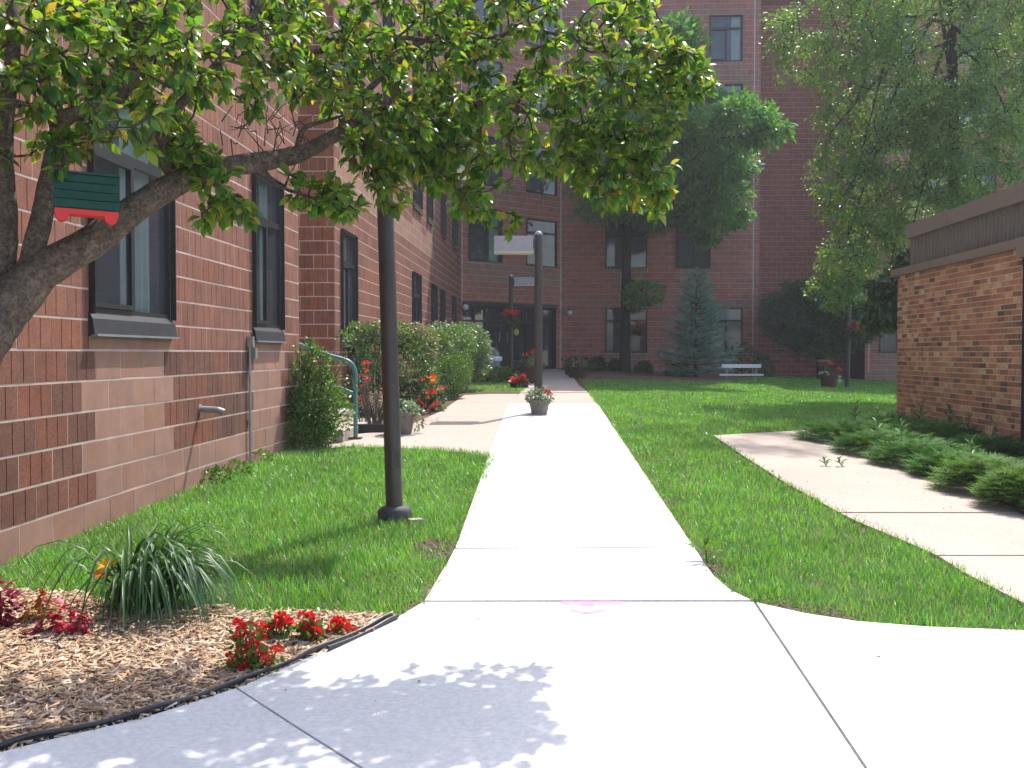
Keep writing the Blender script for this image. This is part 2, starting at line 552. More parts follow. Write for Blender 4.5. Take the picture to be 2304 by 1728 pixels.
def frames(d, up):
    d = norm(np.asarray(d, float))
    up = np.broadcast_to(np.asarray(up, float), d.shape)
    s_ = np.cross(up, d)
    bad = np.linalg.norm(s_, axis=1) < 1e-3
    s_[bad] = np.cross(np.array([1.0, 0.2, 0.1]), d[bad])
    s_ = norm(s_)
    n = np.cross(d, s_)
    return np.stack([d, s_, n], axis=2)


def scatter(tv, tf, pos, fr, scl):
    tv = np.asarray(tv, float)
    tf = np.asarray(tf, int)
    scl = np.asarray(scl, float)
    if scl.ndim == 1:
        scl = scl[:, None]
    loc = tv[None, :, :] * scl[:, None, :]
    v = np.einsum('nij,nmj->nmi', fr, loc) + np.asarray(pos)[:, None, :]
    n, m = len(pos), len(tv)
    f = tf[None] + (np.arange(n) * m)[:, None, None]
    return v.reshape(-1, 3), f.reshape(-1, tf.shape[1])


LEAF_V = [(0, 0, 0), (.3, .24, .06), (.3, 0, 0), (.3, -.24, .06), (.66, .21, .02), (.66, 0, -.05), (.66, -.21, .02), (1, 0, -.16)]
LEAF_F = [(0, 3, 2), (0, 2, 1), (3, 6, 5), (3, 5, 2), (2, 5, 4), (2, 4, 1), (6, 7, 5), (5, 7, 4)]
DIA_V = [(0, 0, 0), (.5, .3, .06), (1, 0, -.05), (.5, -.3, .06)]
DIA_F = [(0, 2, 1), (0, 3, 2)]
BLADE_V = [(0, .5, 0), (0, -.5, 0), (.55, .42, .06), (.55, -.42, .06), (1, 0, .22)]
BLADE_F = [(0, 1, 3), (0, 3, 2), (2, 3, 4)]
PETAL_V = [(0, 0, 0), (.45, .42, .08), (.95, .25, .05), (.95, -.25, .05), (.45, -.42, .08)]
PETAL_F = [(0, 4, 1), (1, 4, 3), (1, 3, 2)]
FROND_V = []
FROND_F = []
for _i in range(7):
    _u = _i / 7.0
    _w = (0.42 * (1 - _u) + 0.12) * (1 if _i % 2 else -1)
    _b = len(FROND_V)
    FROND_V += [(_u, 0, 0), (_u + 0.16, 0, 0.02), (_u + 0.34, _w, 0.04)]
    FROND_F += [(_b, _b + 1, _b + 2)]
_b = len(FROND_V)
FROND_V += [(0, .03, 0), (0, -.03, 0), (1.12, 0, 0.03)]
FROND_F += [(_b, _b + 1, _b + 2)]


def rdir(n):
    return norm(rng.normal(size=(n, 3)))


def leaf_cards(pos, out, size, droop=0.3, spread=0.8, kind='dia', aspect=1.0, upn=0.6):
    """leaves at pos, heading outwards with some spread and droop"""
    n = len(pos)
    d = norm(norm(out) + rdir(n) * spread + np.array([0, 0, -droop]))
    up = norm(np.array([0, 0, 1.0]) * upn + rdir(n) * (1.15 - upn))
    fr = frames(d, up)
    sc = np.stack([size, size * aspect, size], axis=1)
    tv, tf = {'dia': (DIA_V, DIA_F), 'leaf': (LEAF_V, LEAF_F), 'frond': (FROND_V, FROND_F), 'petal': (PETAL_V, PETAL_F)}[kind]
    return scatter(tv, tf, pos, fr, sc)


def ell_points(ells, n, shell=0.5):
    """random points in a union of ellipsoids (cx,cy,cz,rx,ry,rz,weight), biased to the outside; returns points and outward vectors"""
    e = np.array(ells, float)
    w = e[:, 6] / e[:, 6].sum()
    k = rng.choice(len(e), n, p=w)
    d = rdir(n)
    r = rng.random(n) ** (1 / 3.0)
    r = shell * (0.72 + 0.34 * rng.random(n)) + (1 - shell) * r
    p = e[k, :3] + d * r[:, None] * e[k, 3:6]
    return p, d


def cat_mesh(parts):
    vs, fs, b = [], [], 0
    for v, f in parts:
        vs.append(v)
        fs.append(f + b)
        b += len(v)
    return np.concatenate(vs), np.concatenate(fs)


def grow(targets, nodes):
    """join every target to the nearest wood already there; nearest targets first"""
    nodes = np.asarray(nodes, float)
    dist = np.array([np.min(np.linalg.norm(nodes - t, axis=1)) for t in targets])
    segs = []
    for i in np.argsort(dist):
        t = targets[i]
        k = int(np.argmin(np.linalg.norm(nodes - t, axis=1) + 0.0))
        a = nodes[k]
        L = np.linalg.norm(t - a)
        mid = (a + t) / 2 + rng.normal(size=3) * 0.09 * L + np.array([0, 0, 0.06 * L])
        segs.append((a, mid, t))
        nodes = np.vstack([nodes, mid[None], t[None]])
    return segs


def twigs(segs, r0, r1, n=4):
    mb = MB()
    for a, m, t in segs:
        mb.tube([a, m, t], [r0, (r0 + r1) / 2, r1], n, cap=False)
    return mb


def dense(poly, step=0.06):
    out = []
    for a, b in zip(poly[:-1], poly[1:]):
        a, b = Vector(a), Vector(b)
        k = max(1, int((b - a).length / step))
        for i in range(k):
            out.append(a + (b - a) * (i / k))
    out.append(Vector(poly[-1]))
    return out


def spline(pts, radii, sub=4):
    P = [Vector(p) for p in pts]
    out, ro = [], []
    for i in range(len(P) - 1):
        p0, p1, p2, p3 = P[max(0, i - 1)], P[i], P[i + 1], P[min(len(P) - 1, i + 2)]
        for k in range(sub):
            t = k / sub
            out.append(0.5 * ((2 * p1) + (p2 - p0) * t + (2 * p0 - 5 * p1 + 4 * p2 - p3) * t * t + (3 * p1 - p0 - 3 * p2 + p3) * t ** 3))
            ro.append(radii[i] * (1 - t) + radii[i + 1] * t)
    out.append(P[-1])
    ro.append(radii[-1])
    return out, ro


# ------------------------------------------------------------------ sheets laid on the ground
def drape(poly, dz, grid=0.45, skirt=0.1):
    bm = bmesh.new()
    vs = [bm.verts.new((p[0], p[1], 0)) for p in poly]
    fc = bm.faces.new(vs)
    fc.normal_update()
    if fc.normal.z < 0:
        fc.normal_flip()
    bmesh.ops.triangulate(bm, faces=bm.faces[:], ngon_method='EAR_CLIP')
    xs = [p[0] for p in poly]
    ys = [p[1] for p in poly]
    for axis, lo, hi in ((0, min(xs), max(xs)), (1, min(ys), max(ys))):
        c = math.floor(lo / grid) * grid + grid
        while c < hi:
            co = (c, 0, 0) if axis == 0 else (0, c, 0)
            no = (1, 0, 0) if axis == 0 else (0, 1, 0)
            bmesh.ops.bisect_plane(bm, geom=bm.verts[:] + bm.edges[:] + bm.faces[:], plane_co=co, plane_no=no)
            c += grid
    bmesh.ops.recalc_face_normals(bm, faces=bm.faces[:])
    for f in bm.faces:
        if f.normal.z < 0:
            f.normal_flip()
    if skirt:
        be = [e for e in bm.edges if e.is_boundary]
        r = bmesh.ops.extrude_edge_only(bm, edges=be)
        low = {v for v in r['geom'] if isinstance(v, bmesh.types.BMVert)}
    else:
        low = set()
    for v in bm.verts:
        v.co.z = gz(v.co.x, v.co.y) + dz - (skirt if v in low else 0)
    return bm


def sheet(name, poly, dz, m, parent=None, grid=0.45, skirt=0.1):
    bm = drape(poly, dz, grid, skirt)
    me = bpy.data.meshes.new(name)
    off = LOC.get(parent.name, Vector((0, 0, 0))) if parent is not None else Vector((0, 0, 0))
    bmesh.ops.translate(bm, verts=bm.verts[:], vec=-off)
    bm.to_mesh(me)
    bm.free()
    return link(name, me, parent, m)


def in_poly(px, py, poly):
    inside = np.zeros(len(px), bool)
    n = len(poly)
    for i in range(n):
        x1, y1 = poly[i][0], poly[i][1]
        x2, y2 = poly[(i + 1) % n][0], poly[(i + 1) % n][1]
        c = ((y1 > py) != (y2 > py)) & (px < (x2 - x1) * (py - y1) / (y2 - y1 + 1e-12) + x1)
        inside ^= c
    return inside


def gl(pts):
    return [(p.x, p.y) for p in (gp(x, y) for x, y in pts)]


def curve2(pts, sub=5):
    """rounded polyline through 2-D points"""
    o, _ = spline([(x, y, 0) for x, y in pts], [1] * len(pts), sub)
    return [(p.x, p.y) for p in o]

# ================================================================== THE SETTING
def ground_sheet():
    xs = np.concatenate([np.arange(-42, -6, 4.0), np.arange(-6, 9, 0.3), np.arange(9, 20, 1.0), np.arange(20, 42, 5.0)])
    ys = np.concatenate([np.arange(-30, -4, 4.0), np.arange(-4, 20, 0.3), np.arange(20, 44, 0.8), np.arange(44, 81, 6.0)])
    X, Y = np.meshgrid(xs, ys)
    Z = g(X, Y)
    v = np.stack([X.ravel(), Y.ravel(), Z.ravel()], 1)
    nx, ny = len(xs), len(ys)
    i, j = np.meshgrid(np.arange(nx - 1), np.arange(ny - 1))
    a = (j * nx + i).ravel()
    f = np.stack([a, a + 1, a + nx + 1, a + nx], 1)
    o = link('ground', mesh_np('ground', v, f, True), None, M_SOIL)
    tag(o, kind='structure')


ground_sheet()


def ext(a, b, Y):
    t = (Y - a[1]) / (b[1] - a[1])
    return (a[0] + (b[0] - a[0]) * t, Y)


def structure(name):
    o = bpy.data.objects.new(name, None)
    COL.objects.link(o)
    LOC[o.name] = Vector((0, 0, 0))
    return tag(o, kind='structure')


# new white path: slabs with open joints over a dark filler
wp = structure('white_path')
S_L = gl([(914, 1313), (895, 1325), (850, 1352), (760, 1392), (640, 1447), (514, 1502)])
dl0, dl1 = gl([(514, 1502), (755, 1659)])
dr0, dr1 = gl([(1627, 1313), (1853, 1659)])
slab = []
slab.append(gl([(1098, 876), (1290, 876), (1394, 1033), (1498, 1191), (984, 1194.3), (1057, 988)]))
slab.append(gl([(982, 1196.5), (1500, 1193), (1520, 1225), (1542, 1256), (1580, 1288), (1622, 1308), (918, 1309.5), (933, 1285), (945, 1262), (965, 1230)]))
jl, jr = ext(dl0, dl1, 3.0), ext(dr0, dr1, 3.0)
slab.append(S_L + [jl, (jl[0], -3), (jr[0], -3), jr, dr0])
e0, e1 = gl([(509, 1503.5), (748, 1661)])
slab.append(gl([(509, 1503.5), (400, 1540), (300, 1572), (120, 1614), (0, 1645)]) + [(-4.5, 2.9), (-4.5, -3), (ext(e0, e1, 3.0)[0], -3), ext(e0, e1, 3.0)])
e0, e1 = gl([(1634, 1314), (1861, 1659)])
slab.append([ext(e0, e1, 3.0), (ext(e0, e1, 3.0)[0], -3), (7, -3)] + gl([(2600, 1390)]) + gl([(2212, 1375), (2000, 1367), (1850, 1355), (1740, 1338), (1634, 1314)]))
for pl in slab:
    sheet('slab', pl, 0.03, M_WHITECON, wp, 0.4, 0.09)
fill = gl([(1096, 878), (1290, 878), (1498, 1190), (1542, 1256), (1620, 1308), (1740, 1336), (2000, 1365), (2300, 1378)]) + [(6.9, -2.9), (-4.4, -2.9), (-4.4, 2.85)] + gl([(0, 1643), (300, 1569), (514, 1500), (640, 1445), (850, 1350), (945, 1262), (984, 1194), (1057, 990)])
sheet('joint_filler', fill, 0.014, M_JOINTDARK, wp, 0.4, 0.05)

# pink sprayed arrow on the slab
mb = MB()


def paint_strip(pts, w):
    P3 = [gp(*p) for p in pts]
    for a, b in zip(P3[:-1], P3[1:]):
        d = (b - a).normalized()
        n = Vector((-d.y, d.x, 0)) * w / 2
        q = []
        for c in (a - n, b - n, b + n, a + n):
            q.append((c.x, c.y, gz(c.x, c.y) + 0.034))
        mb.add(q, [(0, 1, 2, 3)])


def spraymat():
    m = M_PINK
    nt = m.node_tree
    b = nt.nodes['Principled BSDF']
    out = nt.nodes['Material Output']
    tr = nd(nt, 'ShaderNodeBsdfTransparent')
    mx = nd(nt, 'ShaderNodeMixShader')
    nt.links.new(ramp(nt, noise(nt, 26, 5, 0.75), [(0.25, (0.30,) * 3), (0.72, (0.72,) * 3)]), mx.inputs[0])
    nt.links.new(tr.outputs[0], mx.inputs[1])
    nt.links.new(b.outputs[0], mx.inputs[2])
    nt.links.new(mx.outputs[0], out.inputs['Surface'])


spraymat()
paint_strip([(1212, 1316.5), (1275, 1316), (1345, 1316.5)], 0.065)
paint_strip([(1255, 1322), (1285, 1322)], 0.05)
paint_strip([(1232, 1331), (1266, 1340), (1308, 1331)], 0.045)
tag(mb.part('painted_arrow', M_PINK, wp), 'faded pink sprayed arrow')

# old beige paths
op = structure('old_path')
sheet('slab', gl([(600, 990), (740, 968), (870, 972), (1000, 982), (1056, 991), (1097, 877), (1120, 853), (1060, 853), (1003, 856), (960, 888), (870, 930), (800, 938), (640, 955)]), 0.022, M_OLDCON, op)
sheet('slab', gl([(1098.5, 875), (1289, 875), (1272, 851), (1122.5, 852)]), 0.022, M_OLDCON, op)
sheet('slab', gl([(1123.5, 850.5), (1271, 850), (1250, 834), (1232, 806), (1205, 798), (1150, 800), (1138, 830)]), 0.022, M_OLDCON, op)
rw = structure('right_walkway')
sheet('slab', gl([(1541, 944), (1600, 985), (1700, 1050), (1812, 1112), (2260, 1112), (2212, 1080), (2060, 1010), (1880, 957), (1800, 929), (1680, 936)]), 0.022, M_OLDCON, rw)
sheet('slab', gl([(1816, 1114.5), (1850, 1132), (1960, 1178), (2022, 1206), (2420, 1206), (2262, 1114.5)]), 0.022, M_OLDCON, rw)
sheet('slab', gl([(2027, 1208.5), (2080, 1243), (2212, 1312), (2500, 1450), (2900, 1450), (2430, 1208.5)]), 0.022, M_OLDCON, rw)
sheet('joint_filler', gl([(1600, 983), (1812, 1110), (2022, 1204), (2212, 1310), (2400, 1390), (2800, 1400), (2262, 1110), (1880, 965)]), 0.01, M_JOINTDARK, rw)

# mulch beds
edge_pts = curve2(gl([(852, 1349), (800, 1374), (700, 1421), (640, 1447), (514, 1501), (400, 1538), (300, 1570), (120, 1612), (0, 1643), (-220, 1705), (-500, 1760)]), 4)
lawn_front = gl([(852, 1343), (800, 1336), (680, 1332), (520, 1334), (480, 1318), (400, 1322), (250, 1322), (180, 1292), (90, 1288), (0, 1284), (-60, 1284)])
bed_poly = edge_pts + [(-3.1, 3.2), (-3.1, 5.3)] + lawn_front[::-1]
tag(sheet('mulch_bed', bed_poly, 0.02, M_MULCHB, None, 0.3, 0.05), kind='structure')
lbed = [(-3.2, 14.6)] + gl([(640, 958), (800, 940), (870, 931), (960, 889), (1003, 857), (1060, 851), (1136, 851), (1140, 828), (1160, 806), (1060, 806)]) + [(-2.9, 34.2), (-3.2, 34.2)]
tag(sheet('planting_bed', lbed, 0.012, surf('bed_soil', [(0.13, 0.075, 0.05), (0.085, 0.05, 0.035)], 0.95, 12, 0.4, fine=60, bump=0.6, bscale=50, pieces=False), None, 0.6, 0.04), kind='structure')
tbed = gl([(1236, 806), (1256, 826), (1300, 823), (1440, 826), (1550, 829), (1640, 815)]) + [(6.1, 37.78), (0.3, 37.78)]
tag(sheet('bark_bed', tbed, 0.012, surf('bark_mulch', [(0.22, 0.13, 0.08), (0.13, 0.075, 0.05)], 0.95, 12, 0.4, fine=60, bump=0.6, bscale=50, pieces=False), None, 0.6, 0.04), kind='structure')
abed = gl([(1800, 929), (1770, 946), (1880, 980), (1990, 1012), (2080, 1043), (2212, 1118), (2420, 1206), (2700, 1330)]) + [(5.08, 7.0), (5.08, 15.9)]
tag(sheet('juniper_bed', abed, 0.03, MATS['bed_soil'], None, 0.5, 0.05), kind='structure')

# black edging strip of the front bed, a second loose one beside it at its end
mb = MB()
for k, (pl, off, h, r) in enumerate(((edge_pts, 0.015, 0.046, 0.0095), (edge_pts[:9], -0.02, 0.042, 0.008))):
    P3 = []
    for i, (x, y) in enumerate(pl):
        a = Vector(pl[max(0, i - 1)])
        b = Vector(pl[min(len(pl) - 1, i + 1)])
        d = (b - a).normalized()
        n = Vector((-d.y, d.x)) * (-off)
        P3.append(Vector((x + n.x, y + n.y, gz(x, y) + h + 0.006 * math.sin(i * 0.9))))
    mb.tube(P3, r, 8)
    for i in range(len(P3) - 1):
        a, b = P3[i], P3[i + 1]
        mb.add([a + Vector((0, 0, -0.005)), b + Vector((0, 0, -0.005)), b + Vector((0, 0, -0.09)), a + Vector((0, 0, -0.09))], [(0, 1, 2, 3)])
o = mb.part('garden_edging', M_EDGE, None)
tag(o, 'black plastic garden edging curving between wood chip bed and white path', 'edging')


# wood chips
def chips(poly, n, zoff, lo, hi, m, name):
    xs = np.array([p[0] for p in poly])
    ys = np.array([p[1] for p in poly])
    x = rng.uniform(xs.min(), xs.max(), n * 3)
    y = rng.uniform(ys.min(), ys.max(), n * 3)
    k = in_poly(x, y, poly)
    x, y = x[k][:n], y[k][:n]
    n = len(x)
    L = lo + (hi - lo) * rng.random(n) ** 3.2
    z = g(x, y) + zoff + rng.random(n) * 0.016 + L * 0.06
    a = rng.uniform(0, 2 * np.pi, n)
    d = np.stack([np.cos(a), np.sin(a), rng.normal(0, .22, n)], 1)
    fr = frames(d, norm(np.array([0, 0, 1.0]) + rng.normal(size=(n, 3)) * 0.35))
    W = np.minimum(L * rng.uniform(.12, .32, n), 0.014)
    sc = np.stack([L, W, W * 0.5], 1)
    tv = [(-.5, -.35, 0), (-.42, .4, 0), (.5, .3, 0), (.42, -.45, 0), (-.46, 0, .6), (.46, 0, .55)]
    tf = [(0, 3, 5), (0, 5, 4), (1, 4, 5), (1, 5, 2), (0, 4, 1), (3, 2, 5)]
    v, f = scatter(tv, tf, np.stack([x, y, z], 1), fr, sc)
    o = link(name, mesh_np(name, v, f), None, m)
    tag(o, kind='stuff')
    return o


o = chips(bed_poly, 42000, 0.018, 0.008, 0.075, M_CHIP, 'wood_chips')
o['label'] = 'pale shredded wood chips covering the front flower bed'

# ------------------------------------------------------------------ the lawns: blades of grass
lawnL = gl([(852, 1343), (800, 1336), (680, 1332), (520, 1334), (480, 1318), (400, 1322), (250, 1322), (180, 1292), (90, 1288), (0, 1284), (-60, 1284)]) + [(-3.09, 5.3), (-3.09, 12.2)] + \
    gl([(600, 986), (740, 967), (870, 970), (1000, 979), (1057, 989), (1070, 994), (1033, 1088), (986, 1192), (962, 1232), (940, 1266), (895, 1322)])
lawnR = gl([(1291, 878), (1394, 1033), (1499, 1190), (1521, 1225), (1543, 1256), (1581, 1288), (1625, 1308), (1740, 1336), (1850, 1353), (2000, 1365), (2212, 1373), (2335, 1376), (2212, 1312), (2080, 1243),
            (1960, 1178), (1850, 1132), (1700, 1050), (1600, 985), (1541, 944), (1680, 936), (1800, 929)]) + [(5.0, 16.0), (13, 17), (13, 37.6), (7.0, 37.6)] + gl([(1640, 814), (1550, 827), (1440, 825), (1300, 822), (1257, 827)])
lawnS = gl([(1003, 850), (1060, 848), (1134, 848), (1138, 828), (1080, 818), (1020, 822)])


def grass(poly, name, label, dens0, y0, hgt, pw=1.55, bare=None):
    xs = np.array([p[0] for p in poly])
    ys = np.array([p[1] for p in poly])
    pos = []
    y = ys.min()
    while y < ys.max():
        dy = max(0.25, y * 0.06)
        dens = dens0 * min(1.0, (y0 / max(y, 0.1)) ** pw)
        n = int((xs.max() - xs.min()) * dy * dens)
        px = rng.uniform(xs.min(), xs.max(), n)
        py = rng.uniform(y, y + dy, n)
        pos.append(np.stack([px, py], 1))
        y += dy
    p = np.concatenate(pos)
    jx = .045 * np.sin(p[:, 0] * 23 + p[:, 1] * 17) + rng.normal(0, .014, len(p))
    jy = .03 * np.sin(p[:, 0] * 19 - p[:, 1] * 27) + rng.normal(0, .014, len(p))
    p = p[in_poly(p[:, 0] + jx, p[:, 1] + jy, poly)]
    q = [project((a, b, 0.3)) for a, b in p[::1]] if len(p) < 1 else None
    # keep what the camera (or a step beside it) can see
    ang = np.degrees(np.arctan2(p[:, 0], p[:, 1]))
    p = p[(ang > -34) & (ang < 30)]
    # clumpy: thinner and shorter in places
    cl = 0.5 + 0.5 * np.sin(p[:, 0] * 5.1 + 1.7 * np.sin(p[:, 1] * 3.3)) * np.sin(p[:, 1] * 4.3 + 1.3 * np.sin(p[:, 0] * 2.9))
    keep = rng.random(len(p)) < 0.72 + 0.28 * cl
    for bx, by, br in (bare or []):
        dd = np.hypot(p[:, 0] - bx, p[:, 1] - by) / br
        keep &= rng.random(len(p)) < np.clip(dd * dd, 0.10, 1)
    p, cl = p[keep], cl[keep]
    n = len(p)
    dist = p[:, 1]
    h = hgt * rng.uniform(0.55, 1.25, n) * (0.8 + 0.35 * cl)
    w = 0.0042 * np.maximum(1.0, dist / 6.5) ** 0.9 * rng.uniform(0.7, 1.3, n)
    a = rng.uniform(0, 2 * np.pi, n)
    lean = np.abs(rng.normal(0, 0.42, n)) + 0.08
    d = np.stack([np.cos(a) * lean, np.sin(a) * lean, np.ones(n)], 1)
    up = -np.stack([np.cos(a), np.sin(a), np.zeros(n)], 1)
    fr = frames(d, up)
    # bend outwards: the blade template curves along its normal
    sc = np.stack([h, w, -h * rng.uniform(0.6, 1.8, n)], 1)
    pos3 = np.stack([p[:, 0], p[:, 1], g(p[:, 0], p[:, 1]) - 0.004], 1)
    v, f = scatter(BLADE_V, BLADE_F, pos3, fr, sc)
    o = link(name, mesh_np(name, v, f), None, L_GRASS)
    tag(o, label, kind='stuff')
    print(name, n)


bl = [gp(925, 1185), gp(955, 1205), gp(900, 1330), gp(935, 1180)]
br_ = [gp(1520, 1200), gp(1532, 1235), gp(1700, 1322), gp(1800, 1340), gp(1430, 1090)]
grass(lawnL, 'lawn_grass', 'thick green lawn between block wall and white path', 6000, 6.2, 0.078, 1.2, [(b.x, b.y, 0.17) for b in bl])
grass(lawnR, 'lawn_grass', 'wide green lawn right of the white path running back to the tower', 5600, 6.0, 0.072, 1.45, [(b.x, b.y, 0.15) for b in br_])
grass(lawnS, 'lawn_grass', 'small shaded grass patch beside the entrance path', 900, 20, 0.07)


# ================================================================== APARTMENT BUILDING
Z3 = Vector((0, 0, 1))
ZTOP_FRONT = 14.6
bld = thing('apartment_building', 'tall red block apartment building with dark framed windows around the courtyard', 'building', (-3.27, 34.5, 0.85))


class Face:
    """a wall plane: origin O (z = 0), U along it, N outwards"""

    def __init__(s, O, U, N):
        s.O, s.U, s.N = Vector(O), Vector(U).normalized(), Vector(N).normalized()

    def pt(s, u, z, d=0.0):
        return s.O + s.U * u + s.N * d + Z3 * z


def rect_sub(rects, op):
    out = []
    a0, a1, b0, b1 = op
    for (u0, u1, z0, z1) in rects:
        if a1 <= u0 + .004 or a0 >= u1 - .004 or b1 <= z0 + .004 or b0 >= z1 - .004:
            out.append((u0, u1, z0, z1))
            continue
        if u0 < a0 - .012:
            out.append((u0, a0, z0, z1))
        if u1 > a1 + .012:
            out.append((a1, u1, z0, z1))
        m0, m1 = max(u0, a0), min(u1, a1)
        if z0 < b0 - .012:
            out.append((m0, m1, z0, b0))
        if z1 > b1 + .012:
            out.append((m0, m1, b1, z1))
    return out


def block_shape(u0, u1, z0, z1, j, rib, depth, ul, bl_, dz):
    """vertices/faces in (u, d, z); grooves at the thirds of the full block (ul = its left end)"""
    a, b = u0 + j * .32, u1 - j * .32
    c, e = z0 + j / 2, z1 - j / 2
    prof = [(a, depth + dz)]
    if rib:
        for k in (1, 2):
            gu = ul + bl_ * k / 3
            if a + .025 < gu < b - .025:
                prof += [(gu - .005, depth + dz), (gu - .0025, depth + dz - .008), (gu + .0025, depth + dz - .008), (gu + .005, depth + dz)]
    prof.append((b, depth + dz))
    n = len(prof)
    vs = [(a, 0, c)] + [(p[0], p[1], c) for p in prof] + [(b, 0, c)] + [(a, 0, e)] + [(p[0], p[1], e) for p in prof] + [(b, 0, e)]
    m = n + 2
    fs = []
    for i in range(m - 1):
        fs.append((i, i + 1, m + i + 1, m + i))
    fs.append(tuple(range(m - 1, -1, -1)))
    fs.append(tuple(range(m, 2 * m)))
    return vs, fs


CAND = []
MORT = {}


def lay_wall(face, u0, u1, z0, z1, course, blen, openings, kind, joint=0.012, ribs=True, zbase=0.071, shift=0.0, depth=0.035):
    """collect blocks (in u, z) clipped around openings"""
    k = math.floor((z0 - zbase) / course)
    while zbase + k * course < z1 - .01:
        c0, c1 = zbase + k * course, zbase + (k + 1) * course
        off = (blen / 2 if k % 2 else 0) + shift
        i = math.floor((u0 - off) / blen)
        while off + i * blen < u1 - .01:
            a = off + i * blen
            rs = [(max(a, u0), min(a + blen, u1), max(c0, z0), min(c1, z1))]
            i += 1
            if rs[0][1] - rs[0][0] < .03 or rs[0][3] - rs[0][2] < .02:
                continue
            for op_ in openings:
                rs = rect_sub(rs, op_)
            for r in rs:
                if r[1] - r[0] < .03 or r[3] - r[2] < .025:
                    continue
                kd = kind((r[0] + r[1]) / 2, (r[2] + r[3]) / 2)
                CAND.append((face, r, joint, ribs and kd != 2, depth, a, blen, kd))
                mo = MORT.setdefault(id(face), (face, MB()))[1]
                h = joint / 2
                hv = joint * .32
                d = depth - .0006
                mo.add([face.pt(r[0], r[2] - h, d), face.pt(r[1], r[2] - h, d), face.pt(r[1], r[2] + h, d), face.pt(r[0], r[2] + h, d)], [(0, 1, 2, 3)])
                mo.add([face.pt(r[0] - hv, r[2] + h, d), face.pt(r[0] + hv, r[2] + h, d), face.pt(r[0] + hv, r[3] - h, d), face.pt(r[0] - hv, r[3] - h, d)], [(0, 1, 2, 3)])
        k += 1


def lay_back(name, face, u0, u1, z0, z1, openings, parent, thick=0.25, m=None):
    us = sorted({u0, u1} | {v for o in openings for v in o[:2] if u0 < v < u1})
    zs = sorted({z0, z1} | {v for o in openings for v in o[2:] if z0 < v < z1})
    mb = MB()
    for a, b in zip(us[:-1], us[1:]):
        for c, d in zip(zs[:-1], zs[1:]):
            mu, mz = (a + b) / 2, (c + d) / 2
            if any(o[0] < mu < o[1] and o[2] < mz < o[3] for o in openings):
                continue
            mb.add([face.pt(a, c, 0.027), face.pt(b, c, 0.027), face.pt(b, d, 0.027), face.pt(a, d, 0.027)], [(0, 1, 2, 3)])
    return mb.part(name, m or M_MORTAR, parent)


WIN_CACHE = {}


